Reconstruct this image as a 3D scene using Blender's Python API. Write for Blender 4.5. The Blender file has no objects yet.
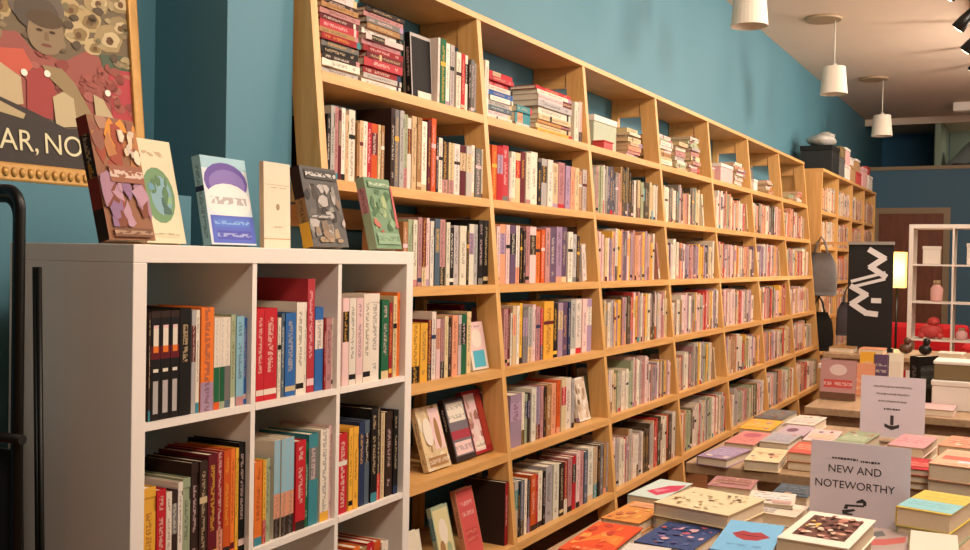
import bpy, math, random
from mathutils import Vector, Matrix, Euler
R = random.Random(7)
S = bpy.context.scene
COL = S.collection
PI = math.pi

# ------------------------------------------------------------------ camera
FPX, YAW, PITCH, ROLL, EYE = 1002.816, .503756, .016169, .018114, 1.453
Fv = Vector((-math.sin(YAW)*math.cos(PITCH), math.cos(YAW)*math.cos(PITCH), -math.sin(PITCH)))
R0 = Vector((math.cos(YAW), math.sin(YAW), 0)); U0 = R0.cross(Fv)
Rv = R0*math.cos(ROLL) + U0*math.sin(ROLL); Uv = -R0*math.sin(ROLL) + U0*math.cos(ROLL)
CP = Vector((0, 0, EYE))
cam = bpy.data.cameras.new('camera'); co = bpy.data.objects.new('camera', cam); COL.objects.link(co)
cam.sensor_width = 36; cam.lens = FPX*36/970; cam.clip_start = .05
M3 = Matrix((Rv, Uv, -Fv)).transposed()
co.matrix_world = Matrix.Translation(CP) @ M3.to_4x4()
S.camera = co
def along(P0, axis, px):
    """distance along a straight line of the place at which image column px meets it"""
    n = Rv*FPX - Fv*(px-485); P0 = Vector(P0)
    return -((P0-CP).dot(n))/axis.dot(n)
def onplane(px, py, ax, v):
    d = Fv + Rv*((px-485)/FPX) - Uv*((py-275)/FPX)
    return CP + d*((v-CP[ax])/d[ax])

# ------------------------------------------------------------------ materials
def lin(h):
    h = h.lstrip('#'); o = []
    for i in (0, 2, 4):
        c = int(h[i:i+2], 16)/255; o.append(c/12.92 if c <= .04045 else ((c+.055)/1.055)**2.4)
    return tuple(o)
def newmat(name):
    m = bpy.data.materials.new(name); m.use_nodes = True
    nt = m.node_tree; return m, nt, nt.nodes['Principled BSDF']
def N(nt, typ, **kw):
    n = nt.nodes.new(typ)
    for k, v in kw.items():
        if k in n.inputs: n.inputs[k].default_value = v
        else: setattr(n, k, v)
    return n
def plain(name, h, rough=.5, metal=0, var=.08, scale=6, bump=0, emit=0, stretch=(1, 1, 1)):
    m, nt, b = newmat(name); c = lin(h) if isinstance(h, str) else h
    tc = N(nt, 'ShaderNodeTexCoord'); mp = N(nt, 'ShaderNodeMapping'); mp.inputs['Scale'].default_value = stretch
    nz = N(nt, 'ShaderNodeTexNoise', Scale=scale, Detail=4)
    nt.links.new(tc.outputs['Object'], mp.inputs['Vector']); nt.links.new(mp.outputs['Vector'], nz.inputs['Vector'])
    mx = N(nt, 'ShaderNodeMix', data_type='RGBA')
    mx.inputs[6].default_value = (*[x*(1-var) for x in c], 1); mx.inputs[7].default_value = (*[min(1, x*(1+var)) for x in c], 1)
    nt.links.new(nz.outputs['Fac'], mx.inputs[0]); nt.links.new(mx.outputs[2], b.inputs['Base Color'])
    b.inputs['Roughness'].default_value = rough; b.inputs['Metallic'].default_value = metal
    if bump:
        bp = N(nt, 'ShaderNodeBump', Strength=bump, Distance=.01); nt.links.new(nz.outputs['Fac'], bp.inputs['Height']); nt.links.new(bp.outputs['Normal'], b.inputs['Normal'])
    if emit:
        b.inputs['Emission Color'].default_value = (*c, 1); b.inputs['Emission Strength'].default_value = emit
    return m
def wood(name, h1, h2, stretch, rough=.45):
    m, nt, b = newmat(name)
    tc = N(nt, 'ShaderNodeTexCoord'); mp = N(nt, 'ShaderNodeMapping'); mp.inputs['Scale'].default_value = stretch
    nz = N(nt, 'ShaderNodeTexNoise', Scale=3, Detail=6, Distortion=.6); nz2 = N(nt, 'ShaderNodeTexNoise', Scale=1.2, Detail=2)
    nt.links.new(tc.outputs['Object'], mp.inputs['Vector']); nt.links.new(mp.outputs['Vector'], nz.inputs['Vector']); nt.links.new(tc.outputs['Object'], nz2.inputs['Vector'])
    rp = N(nt, 'ShaderNodeValToRGB'); rp.color_ramp.elements[0].position = .3; rp.color_ramp.elements[1].position = .7
    rp.color_ramp.elements[0].color = (*lin(h2), 1); rp.color_ramp.elements[1].color = (*lin(h1), 1)
    nt.links.new(nz.outputs['Fac'], rp.inputs['Fac'])
    hs = N(nt, 'ShaderNodeMix', data_type='RGBA', blend_type='MULTIPLY'); hs.inputs[0].default_value = .35
    nt.links.new(rp.outputs['Color'], hs.inputs[6]); nt.links.new(nz2.outputs['Color'], hs.inputs[7])
    nt.links.new(rp.outputs['Color'], b.inputs['Base Color']); b.inputs['Roughness'].default_value = rough
    return m
def floor_mat():
    m, nt, b = newmat('floor_boards')
    tc = N(nt, 'ShaderNodeTexCoord'); br = N(nt, 'ShaderNodeTexBrick', Scale=1)
    br.inputs['Brick Width'].default_value = 1.4; br.inputs['Row Height'].default_value = .12; br.inputs['Mortar Size'].default_value = .003
    br.inputs['Color1'].default_value = (*lin('7a4c2c'), 1); br.inputs['Color2'].default_value = (*lin('8c5a34'), 1); br.inputs['Mortar'].default_value = (*lin('2a1a10'), 1)
    nt.links.new(tc.outputs['Object'], br.inputs['Vector']); nt.links.new(br.outputs['Color'], b.inputs['Base Color']); b.inputs['Roughness'].default_value = .4
    return m
def book_mat():
    m, nt, b = newmat('printed_cover')
    a = N(nt, 'ShaderNodeAttribute', attribute_name='Col'); k = N(nt, 'ShaderNodeAttribute', attribute_name='Ink')
    uv = N(nt, 'ShaderNodeUVMap', uv_map='UVMap'); sp = N(nt, 'ShaderNodeSeparateXYZ'); nt.links.new(uv.outputs['UV'], sp.inputs['Vector'])
    cb = N(nt, 'ShaderNodeCombineXYZ')
    m1 = N(nt, 'ShaderNodeMath', operation='MULTIPLY'); m1.inputs[1].default_value = 170; nt.links.new(sp.outputs['X'], m1.inputs[0])
    m2 = N(nt, 'ShaderNodeMath', operation='MULTIPLY'); m2.inputs[1].default_value = 1.6; nt.links.new(sp.outputs['Y'], m2.inputs[0])
    nt.links.new(m1.outputs[0], cb.inputs['X']); nt.links.new(m2.outputs[0], cb.inputs['Y'])
    nz = N(nt, 'ShaderNodeTexNoise', Scale=1, Detail=1); nt.links.new(cb.outputs[0], nz.inputs['Vector'])
    g = N(nt, 'ShaderNodeMath', operation='GREATER_THAN'); g.inputs[1].default_value = .47; nt.links.new(nz.outputs['Fac'], g.inputs[0])
    ab = N(nt, 'ShaderNodeMath', operation='ABSOLUTE'); nt.links.new(sp.outputs['Y'], ab.inputs[0])
    l = N(nt, 'ShaderNodeMath', operation='LESS_THAN'); l.inputs[1].default_value = .42; nt.links.new(ab.outputs[0], l.inputs[0])
    mu = N(nt, 'ShaderNodeMath', operation='MULTIPLY'); nt.links.new(g.outputs[0], mu.inputs[0]); nt.links.new(l.outputs[0], mu.inputs[1])
    m5 = N(nt, 'ShaderNodeMath', operation='MULTIPLY'); m5.inputs[1].default_value = .48; nt.links.new(mu.outputs[0], m5.inputs[0])
    mx = N(nt, 'ShaderNodeMix', data_type='RGBA'); nt.links.new(m5.outputs[0], mx.inputs[0]); nt.links.new(a.outputs['Color'], mx.inputs[6]); nt.links.new(k.outputs['Color'], mx.inputs[7])
    nt.links.new(mx.outputs[2], b.inputs['Base Color']); b.inputs['Roughness'].default_value = .6; b.inputs['Specular IOR Level'].default_value = .15
    return m
M = dict(
    book=book_mat(), page=plain('paper_edges', 'd9c8ac', .85, var=.18, scale=240, stretch=(1, 1, 1)),
    pine=wood('honey_pine', 'd9a766', 'c6914f', (2, 1, 14)), pineV=wood('honey_pine_upright', 'd9a867', 'c79552', (14, 14, 1)),
    white=plain('white_laminate', 'e6dcd0', .4, var=.02), wall=plain('teal_wall_paint', '4a7b8a', .6, var=.05, scale=1.5),
    far=plain('slate_blue_paint', '4a7188', .6, var=.04, scale=1.5), navy=plain('navy_paint', '1f6488', .6, var=.05), sage=plain('grey_green_paint', '8a9a88', .7, var=.05),
    ceil=plain('cream_ceiling_paint', 'dcc8b4', .8, var=.03, scale=2), floor=floor_mat(), dark=plain('dark_plaster', '94795a', .8),
    trimb=plain('tan_trim', 'a08868', .5), black=plain('black_metal', '15120f', .4, .3), blackc=plain('black_cloth', '16130f', .9), steel=plain('grey_metal', '9a958c', .4, .5),
    door=wood('brown_door', '8a4a2a', '743c20', (8, 8, 1), .5), fabric=plain('cream_shade', 'd8cdbb', .9, var=.03, scale=40), cord=plain('white_cord', 'cfc6b8', .6),
    lamp=plain('lit_lamp_paper', 'ffd87a', .8, emit=1.0), red=plain('red_upholstery', 'c41820', .8, var=.1), tablew=wood('table_oak', 'b39473', '9a7c5c', (14, 2, 14)),
    plinth=wood('dark_walnut', '5e3a22', '4a2d1a', (1, 8, 8)), paper=plain('sign_paper', 'd2c8d2', .5, var=.02), ink=plain('black_print', '332f34', .7), acryl=plain('clear_acrylic_edge', 'e6e2d8', .2),
    gold=plain('gilt_frame', 'b98a45', .45, .25, var=.25, scale=30, bump=.2), cream=plain('cream_print', 'ddd2a8', .7), grey=plain('grey_cloth', '6f6c6a', .9, var=.2, scale=20), logo=plain('silver_print', 'cfcbc8', .6),
    blackbox=plain('black_box', '141414', .5), linen=plain('grey_dust_sheet', '8e9698', .9, var=.1), bulb=plain('spot_bulb', 'fff0d0', .5, emit=6))

# ------------------------------------------------------------------ mesh builder
class MB:
    def __init__(s): s.v = []; s.f = []; s.c = []; s.k = []; s.u = []; s.sm = []
    def poly(s, pts, col=(.5, .5, .5), ink=None, uv=None, smooth=False):
        b = len(s.v); s.v += [tuple(p) for p in pts]; s.f.append(tuple(range(b, b+len(pts))))
        s.c.append(col); s.k.append(ink or col); s.u.append(uv or [(0, 1)]*len(pts)); s.sm.append(smooth)
    def box(s, a, b, col=(.5, .5, .5), skip=(), mat=None):
        x0, y0, z0 = a; x1, y1, z1 = b
        P = [Vector(p) for p in ((x0, y0, z0), (x1, y0, z0), (x1, y1, z0), (x0, y1, z0), (x0, y0, z1), (x1, y0, z1), (x1, y1, z1), (x0, y1, z1))]
        if mat is not None: P = [mat @ p for p in P]
        for i, q in enumerate(((0, 3, 2, 1), (4, 5, 6, 7), (0, 1, 5, 4), (2, 3, 7, 6), (1, 2, 6, 5), (3, 0, 4, 7))):
            if i not in skip: s.poly([P[j] for j in q], col)
        return s
    def hexa(s, P, col=(.5, .5, .5)):
        for q in ((0, 3, 2, 1), (4, 5, 6, 7), (0, 1, 5, 4), (2, 3, 7, 6), (1, 2, 6, 5), (3, 0, 4, 7)): s.poly([P[j] for j in q], col)
        return s
    def tube(s, pts, r, n=10, cap=True):
        pts = [Vector(p) for p in pts]; rings = []
        for i, p in enumerate(pts):
            d = (pts[min(i+1, len(pts)-1)]-pts[max(i-1, 0)]).normalized()
            a = d.cross(Vector((0, 0, 1)) if abs(d.z) < .9 else Vector((1, 0, 0))).normalized(); b = d.cross(a)
            rr = r[i] if isinstance(r, (list, tuple)) else r
            rings.append([p+a*rr*math.cos(2*PI*k/n)+b*rr*math.sin(2*PI*k/n) for k in range(n)])
        for A, B in zip(rings, rings[1:]):
            for k in range(n): s.poly([A[k], A[(k+1) % n], B[(k+1) % n], B[k]], smooth=True)
        if cap: s.poly(rings[0][::-1]); s.poly(rings[-1])
        return s
    def ellipsoid(s, c, r, n=14, m=9, jit=0, seed=0, col=(.5, .5, .5)):
        q = random.Random(seed); c = Vector(c); g = []
        for i in range(m+1):
            t = PI*i/m; g.append([c+Vector((r[0]*math.sin(t)*math.cos(2*PI*k/n), r[1]*math.sin(t)*math.sin(2*PI*k/n), r[2]*math.cos(t)))*(1+q.uniform(-jit, jit)*math.sin(t)) for k in range(n)])
        for i in range(m):
            for k in range(n): s.poly([g[i][k], g[i+1][k], g[i+1][(k+1) % n], g[i][(k+1) % n]], col, smooth=True)
        return s
    def mesh(s, name, mats):
        me = bpy.data.meshes.new(name); me.from_pydata(s.v, [], s.f)
        for m in mats: me.materials.append(m)
        ca = me.color_attributes.new('Col', 'FLOAT_COLOR', 'CORNER'); ka = me.color_attributes.new('Ink', 'FLOAT_COLOR', 'CORNER'); uv = me.uv_layers.new(name='UVMap')
        C = []; K = []; U = []
        for f, c, k, u in zip(s.f, s.c, s.k, s.u):
            for j in range(len(f)): C += [*c, 1]; K += [*k, 1]; U += [*u[j]]
        ca.data.foreach_set('color', C); ka.data.foreach_set('color', K); uv.data.foreach_set('uv', U)
        me.polygons.foreach_set('use_smooth', s.sm)
        if any(s.sm):
            import bmesh
            bm = bmesh.new(); bm.from_mesh(me); bmesh.ops.remove_doubles(bm, verts=bm.verts, dist=1e-5); bm.to_mesh(me); bm.free()
        me.update(); return me
    def obj(s, name, mat, parent=None, bevel=0):
        o = bpy.data.objects.new(name, s.mesh(name, [mat])); COL.objects.link(o)
        if parent: o.parent = parent
        if bevel:
            w = o.modifiers.new('weld', 'WELD'); w.merge_threshold = 1e-5
            b = o.modifiers.new('edge', 'BEVEL'); b.width = bevel; b.segments = 2; b.limit_method = 'ANGLE'
        return o
def tag(o, label, cat, group=None, kind=None):
    o['label'] = label; o['category'] = cat
    if group: o['group'] = group
    if kind: o['kind'] = kind
    return o
def empty(name, loc, rz=0):
    o = bpy.data.objects.new(name, None); COL.objects.link(o); o.location = loc; o.rotation_euler = (0, 0, rz); o.empty_display_size = .1; return o
def struct(name, a, b, mat, label, cat):
    o = MB().box(a, b).obj(name, mat); return tag(o, label, cat, kind='structure')
def B(a, b): return MB().box(a, b)
def lettering(name, txt, size, mat, parent, mw, align='CENTER', ext=.0004):
    c = bpy.data.curves.new(name, 'FONT'); c.body = txt; c.size = size; c.align_x = align; c.align_y = 'CENTER'; c.extrude = ext; c.materials.append(mat)
    tc = bpy.data.objects.new(name, c); COL.objects.link(tc); me = bpy.data.meshes.new_from_object(tc.evaluated_get(bpy.context.evaluated_depsgraph_get())); bpy.data.objects.remove(tc)
    t = bpy.data.objects.new(name, me); COL.objects.link(t); t.parent = parent; t.matrix_local = mw; return t

# ------------------------------------------------------------------ room
WX = -2.42; FY = 16.6; CZ = 3.73
struct('floor', (-3.2, -2.2, -.1), (3.2, FY+3, 0), M['floor'], 'brown board floor of the shop', 'floor')
struct('ceiling', (-3.2, -2.2, CZ), (3.2, FY+3, CZ+.1), M['ceil'], 'cream painted shop ceiling', 'ceiling')
struct('wall_left', (-3.0, 2.59, 0), (WX, FY+2, CZ), M['wall'], 'long teal wall behind the bookcases', 'wall')
struct('trim_6', (-3.0, 2.285, 0), (-2.165, 2.59, CZ), M['wall'], 'teal pilaster between the alcove and the long bookcase', 'pilaster')
struct('wall_alcove', (-3.0, -2.2, 0), (-2.47, 2.285, CZ), M['wall'], 'teal wall at the back of the alcove', 'wall')
struct('trim_1', (-2.47, -2.2, 0), (-2.2, 2.181, 1.622), M['wall'], 'teal ledge along the alcove that carries the framed poster', 'ledge')
struct('wall_right', (3.0, -2.2, 0), (3.2, FY+3, CZ), M['dark'], 'plain wall across the shop', 'wall')
struct('wall_back', (-3.2, -2.3, 0), (3.2, -2.2, CZ), M['dark'], 'plain wall at the end of the shop', 'wall')
struct('wall_far', (WX, FY, 0), (3.0, FY+.12, 2.93), M['far'], 'slate blue lower wall at the far end', 'wall')
struct('trim_2', (WX, FY-.03, 2.93), (3.0, FY+2, 2.985), M['trimb'], 'thin ledge on top of the slate blue wall', 'ledge')
struct('wall_loft', (-3.0, FY+2, 2.985), (-1.35, FY+2.2, CZ), M['navy'], 'dark navy wall of the loft above the far ledge', 'wall')
struct('wall_loft_side', (-1.35, FY+2, 2.985), (3.0, FY+2.2, CZ), M['sage'], 'grey green wall of the loft beside the post', 'wall')
struct('trim_3', (WX, FY, 3.63), (3.0, FY+.1, CZ), M['ceil'], 'cream cornice over the loft opening', 'trim')
struct('trim_4', (-1.41, FY+.02, 2.985), (-1.34, FY+.1, 3.63), M['sage'], 'pale green post in the loft opening', 'post')
struct('wall_loft_light_block', (-1.43, FY+.1, 2.985), (-1.36, FY+2, CZ), M['sage'], 'grey green panel added to block light inside the loft', 'wall')  # added panel that keeps the loft fill off the navy side
d = empty('door_1', (-1.72, FY, 0)); tag(d, 'brown wooden door in a tan frame below the loft', 'door', kind='structure')
B((-.46, -.03, 0), (.46, -.001, 2.26)).obj('door_panel', M['door'], d)
for a, b in (((-.55, -.05, 0), (-.46, 0, 2.35)), ((.46, -.05, 0), (.55, 0, 2.35)), ((-.46, -.05, 2.26), (.46, 0, 2.35))): B(a, b).obj('door_frame', M['trimb'], d)
MB().ellipsoid((.38, -.06, 1.05), (.03, .03, .03)).obj('door_knob', M['steel'], d)

# ------------------------------------------------------------------ books
PAL = dict(w='d8cbb8', c='c8ad84', g='6e6964', l='a9a19b', k='1a1614', d='33231c', r='b3222a', m='5e1a20', p='b07b78', v='5d4660', V='9c8296', o='d8702a', y='dba238',
           n='26324e', b='2f5f9a', B='86aebb', t='3d7f86', G='1f5a3a', e='939c7c', s='cf8d6d', T='9a7146', x='a8333a', P='d9b6b0', O='c4521f', R='8d1f22', u='4f5d68')
PAL = {k: lin(v) for k, v in PAL.items()}
CN = dict(w='off-white', c='beige', g='grey', l='light grey', k='black', d='dark brown', r='red', m='maroon', p='dusty pink', v='purple', V='lilac', o='orange', y='mustard yellow',
          n='navy', b='blue', B='pale blue', t='teal', G='dark green', e='sage green', s='salmon', T='tan', x='crimson', P='pale pink', O='rust orange', R='dark red', u='slate blue')
ORD = ('first second third fourth fifth sixth seventh eighth ninth tenth eleventh twelfth thirteenth fourteenth fifteenth sixteenth seventeenth eighteenth nineteenth twentieth '
       'twenty-first twenty-second twenty-third twenty-fourth twenty-fifth twenty-sixth twenty-seventh twenty-eighth twenty-ninth thirtieth thirty-first thirty-second thirty-third thirty-fourth thirty-fifth').split()
def jit(c, a=.12):
    f = 1+R.uniform(-a, a); return tuple(max(0, min(1, x*f*(1+R.uniform(-a, a)*.4))) for x in c)
def lum(c): return .3*c[0]+.6*c[1]+.1*c[2]
def inkfor(c):
    return jit(R.choice([PAL['w'], PAL['c'], PAL['y'], PAL['P']])) if lum(c) < .22 else jit(R.choice([PAL['k'], PAL['d'], PAL['m'], PAL['n'], PAL['k']]))
def bands(c, style=None):
    k = inkfor(c); s = style or R.choice('aaabbcdef')
    o = jit(R.choice([PAL[q] for q in 'rmkdnwcptgVs']))
    if s == 'a': return [(0, .12, c, None), (.12, .2, c, k), (.2, .35, c, None), (.35, R.uniform(.7, .9), c, k), (.9, 1, c, None)]
    if s == 'b': return [(0, .1, o, None), (.1, .3, c, None), (.3, .7, c, k), (.7, .78, c, None), (.78, .93, c, k), (.93, 1, c, None)]
    if s == 'c': return [(0, .5, c, None), (.5, .85, o, inkfor(o)), (.85, 1, c, None)]
    if s == 'd': return [(0, .06, c, None), (.06, .12, k, None), (.12, .3, c, None), (.3, .9, c, k), (.9, 1, c, None)]
    if s == 'e': return [(0, .28, o, inkfor(o)), (.28, 1, c, k)]
    if s == 'f': return [(0, .08, c, None), (.08, .6, c, k), (.6, .66, k, None), (.66, .9, c, k), (.9, 1, c, None)]
    if s == 'A': return [(0, .06, PAL['k'], None), (.06, .36, PAL['k'], PAL['k'], 'l'), (.36, .44, PAL['k'], None), (.44, .47, PAL['k'], PAL['k'], 'w'), (.47, .56, PAL['k'], None), (.56, .62, PAL['m'], None), (.62, .68, PAL['m'], None, 'o'), (.68, .84, PAL['k'], None, 'w'), (.84, .87, PAL['k'], None, 'P'), (.87, .94, PAL['k'], None), (.94, 1, PAL['d'], None)]
    if s == 'A0': return [(0, .05, PAL['P'], None), (.05, .36, PAL['g'], PAL['d']), (.36, .5, PAL['k'], PAL['w']), (.5, .56, PAL['m'], None), (.56, .62, PAL['o'], None), (.62, .70, PAL['s'], None), (.70, .88, PAL['w'], None), (.88, 1, PAL['k'], None)]
    if s == 'H': return [(0, .08, jit(R.choice([PAL['e'], PAL['u'], PAL['O']])), None), (.08, .46, jit(R.choice([PAL['G'], PAL['g'], PAL['R']])), None), (.46, 1, PAL['w'], PAL['l'])]
    if s == 'S': return [(0, .2, PAL['d'], PAL['g']), (.2, .45, PAL['s'], PAL['g']), (.45, 1, PAL['B'], PAL['l'])]
    if s == 'W': return [(0, .1, PAL['y'], None), (.1, 1, c, k)]
    return [(0, 1, c, None)]
def busy(n, pal, x0=0, y0=0, x1=1, y1=1, r=(.05, .16), seed=1):
    q = random.Random(seed); out = []
    for _ in range(n):
        cx, cy, k = q.uniform(x0, x1), q.uniform(y0, y1), q.randint(4, 8); a0 = q.uniform(0, 6); rx, ry = q.uniform(*r), q.uniform(*r)*.8
        pts = [(min(x1, max(x0, cx+rx*q.uniform(.5, 1.2)*math.cos(a0+2*PI*i/k))), min(y1, max(y0, cy+ry*q.uniform(.5, 1.2)*math.sin(a0+2*PI*i/k)))) for i in range(k)]
        out.append(('p', pts, lin(q.choice(pal))))
    return out
CT, GAP = .0018, .004
def cover_mesh(mb, t, h, d, c, bd, art=None, T=None, back=None):
    """front cover on +Y, spine on +X, head on +Z; origin at the foot of the spine"""
    T = T or Matrix.Identity(4); tr = lambda *p: T @ Vector(p)
    ct = min(CT, t*.2)
    mb.box((-d, t/2-ct, 0), (-ct, t/2, h), c, mat=T); mb.box((-d, -t/2, 0), (-ct, -t/2+ct, h), back or c, mat=T)
    mb.box((-ct, -t/2, 0), (0, t/2, h), c, skip=(4,), mat=T)
    off = R.uniform(0, 50)
    for a, b, cc, k, *ins in bd:
        if ins: mb.poly([tr(.0004, -t*.27, a*h), tr(.0004, t*.27, a*h), tr(.0004, t*.27, b*h), tr(.0004, -t*.27, b*h)], PAL[ins[0]])
        mb.poly([tr(0, -t/2, a*h), tr(0, t/2, a*h), tr(0, t/2, b*h), tr(0, -t/2, b*h)], cc, k, [(off+a*h, -1), (off+a*h, 1), (off+b*h, 1), (off+b*h, -1)])
    for i, A in enumerate(art or []):
        y = t/2+.0001*(i+1)+.0002; kd = A[0]; off = R.uniform(0, 50)
        if kd == 'q':      # rectangle: x0, y0, x1, y1, colour, ink, line height
            _, x0, z0, x1, z1, cc, *k = A; lh = k[1] if len(k) > 1 else .035; k = k[0] if k else None
            n = max(1, int(round((z1-z0)*h/lh))) if k else 1
            for j in range(n):
                za = z0+(z1-z0)*j/n; zb = z0+(z1-z0)*(j+1)/n; o2 = off+j*3
                mb.poly([tr(-x0*d, y, za*h), tr(-x0*d, y, zb*h), tr(-x1*d, y, zb*h), tr(-x1*d, y, za*h)], cc, k, [(o2+x0*d*.4, -1), (o2+x0*d*.4, 1), (o2+x1*d*.4, 1), (o2+x1*d*.4, -1)])
        else:              # ellipse 'e' or free polygon 'p'
            if kd == 'e':
                _, cx, cz, rx, rz, cc = A; pts = [(cx+rx*math.cos(2*PI*q/18), cz+rz*math.sin(2*PI*q/18)) for q in range(18)]
            else: _, pts, cc = A
            mb.poly([tr(-a*d, y, b*h) for a, b in pts][::-1], cc)
def pages_mesh(mb, t, h, d, T=None, col=None):
    mb.box((-d+GAP, -t/2+min(CT, t*.2), GAP), (-min(CT, t*.2)-.0005, t/2-min(CT, t*.2), h-GAP), col or PAL['w'], mat=T)
def book(mw, t, h, d, c, bd=None, art=None, label='', cat='book', group=None, name='book'):
    c = jit(PAL[c]) if isinstance(c, str) else c
    mb = MB(); cover_mesh(mb, t, h, d, c, bd or bands(c), art)
    o = mb.obj(name, M['book']); o.matrix_world = mw
    pb = MB(); pages_mesh(pb, t, h, d); pb.obj('page_block', M['page'], o)
    return tag(o, label, cat, group)
FAR = MB(); FARP = MB()
def farbook(mw, t, h, d, c, bd=None):
    c = jit(PAL[c]); c = tuple(.9*a+.1*b for a, b in zip(c, PAL['c'])); cover_mesh(FAR, t, h, d, c, bd or bands(c), T=mw)
    FAR.box((-d+GAP, -t/2+.001, GAP), (-.003, t/2-.001, h-GAP), jit(PAL['c']), mat=mw)
Tr = Matrix.Translation
def Rz(a): return Matrix.Rotation(a, 4, 'Z')
def Rx(a): return Matrix.Rotation(a, 4, 'X')
def Ry(a): return Matrix.Rotation(a, 4, 'Y')
FLAT = Matrix(((-1, 0, 0, 0), (0, 0, 1, 0), (0, 1, 0, 0), (0, 0, 0, 1)))           # cover up, head away, spine to the left
SIDE = Matrix(((1, 0, 0, 0), (0, 0, -1, 0), (0, 1, 0, 0), (0, 0, 0, 1)))           # lying on a shelf, spine out
def faceout(x, y, z, t, h, d, c, art, label, lean=.26, bd=None, yaw=0, group=None, name='book'):
    """standing with the front cover towards +X, leaning back; (x, y) is the middle of its foot"""
    mw = Tr((x, y, z+t/2*math.sin(lean)+.001)) @ Rz(yaw) @ Ry(-lean) @ Rz(-PI/2) @ Tr((d/2, 0, 0))
    return book(mw, t, h, d, c, bd, art, label, group=group, name=name)

# ------------------------------------------------------------------ long bookcase
ZT = 2.4785; ZB = [2.0484, 1.6904, 1.3268, .9696, .6169, .2332]; Y0 = 2.6254; BAY = 1.13738; TH = .035
def xf(z): return -(2.12872-.10177*(ZT-z))
UY = [Y0+BAY*i for i in range(8)]
def shelf_unit():
    root = empty('bookcase', (-2.2, Y0+BAY*3.5, 0))
    tag(root, 'very long honey pine bookcase with leaning posts along the teal wall', 'bookcase')
    org = root.location
    def put(mb, name, mat, par=None):
        mb.v = [(x-org.x, y-org.y, z-org.z) for x, y, z in mb.v]; o = mb.obj(name, mat, root)
        if par: o.parent = par
        return o
    for y in UY:
        a, b = y-TH/2, y+TH/2; m = MB()
        m.hexa([Vector(p) for p in ((xf(0)-.1, a, 0), (xf(0), a, 0), (xf(0), b, 0), (xf(0)-.1, b, 0), (xf(ZT)-.1, a, ZT), (xf(ZT), a, ZT), (xf(ZT), b, ZT), (xf(ZT)-.1, b, ZT))])
        up = put(m, 'upright', M['pineV'])
        put(B((WX+.005, a, 0), (WX+.05, b, ZT)), 'back_post', M['pineV'], up)
        for z in ZB: put(B((WX+.05, a+.004, z-.06), (xf(z)-.1, b-.004, z+.02)), 'side_rail', M['pine'], up)
        put(B((WX+.05, a+.004, ZT-.11), (xf(ZT)-.1, b-.004, ZT)), 'side_rail', M['pine'], up)
    for i in range(7):
        a, b = UY[i]+TH/2, UY[i+1]-TH/2
        for k, z in enumerate(ZB): put(B((WX+.051, a, z-TH/2), (xf(z), b, z+TH/2)), 'shelf_board', M['pine'])
        put(B((WX+.006, a, ZB[1]-.13), (WX+.03, b, ZB[1]-.05)), 'back_rail', M['pine'])
        put(B((WX+.006, (a+b)/2-.02, 0), (WX+.025, (a+b)/2+.02, ZB[2]-.05)), 'back_stud', M['pineV'])
    put(B((WX+.006, UY[0]-TH/2, ZT), (xf(ZT)+.004, UY[7]+TH/2, ZT+.025)), 'top_board', M['pine'])
    put(MB().tube([(WX+.05, UY[0]+.03, ZT-.13), (WX+.05, UY[1]-.03, ZT-.13)], .011), 'hanging_rail', M['steel'])
shelf_unit()
ROWN = ['top', 'second', 'third', 'fourth', 'fifth', 'lowest']; BAYN = ['nearest bay', 'second bay']
def parse(s):
    out = []
    for tk in s.split():
        st = None
        if ':' in tk: tk, st = tk.split(':')
        h = None
        if '/' in tk: tk, h = tk.split('/'); h = float(h)/100
        lean = 0
        if '~' in tk: tk, lean = tk.split('~'); lean = math.radians(float(lean))
        a, b = tk[1:].split('-'); out.append((tk[0], float(a), float(b), h, lean, st))
    return out
def fill_row(s, bay, row, hdef):
    z = ZB[row]+TH/2+.0005; x = xf(ZB[row])-.034; grp = f'books on the {ROWN[row]} shelf of the {BAYN[bay]}'
    lo, hi = UY[bay]+TH/2+.001, UY[bay+1]-TH/2-.001; n = 0; last = lo
    for c, a, b, h, lean, st in parse(s):
        ya = along((x, 0, z+.12), Vector((0, 1, 0)), a); yb = along((x, 0, z+.12), Vector((0, 1, 0)), b)
        ya = max(ya, last+.0006); yb = min(yb, hi)
        if yb-ya < .006: continue
        last = yb; h = h or hdef*R.uniform(.9, 1.06); h = min(h, (ZT if row == 0 else ZB[row-1])-TH/2-z-.012)
        c2 = jit(PAL[c]); t = yb-ya
        mw = Tr((x-R.uniform(0, .006), (ya+yb)/2, z))
        if lean: mw = Tr((x, ya+h*math.sin(lean)+.002, z+.0005)) @ Rx(lean) @ Tr((0, t/2, 0))
        lb = f'{CN[c]} {"hardback" if t > .034 else "paperback"}, {ORD[n]} from left on the {ROWN[row]} shelf of the {BAYN[bay]}'
        book(mw, t, h, min(R.uniform(.15, .19), abs(WX+.06-x)), c2, bands(c2, st), None, lb, group=grp); n += 1
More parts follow.
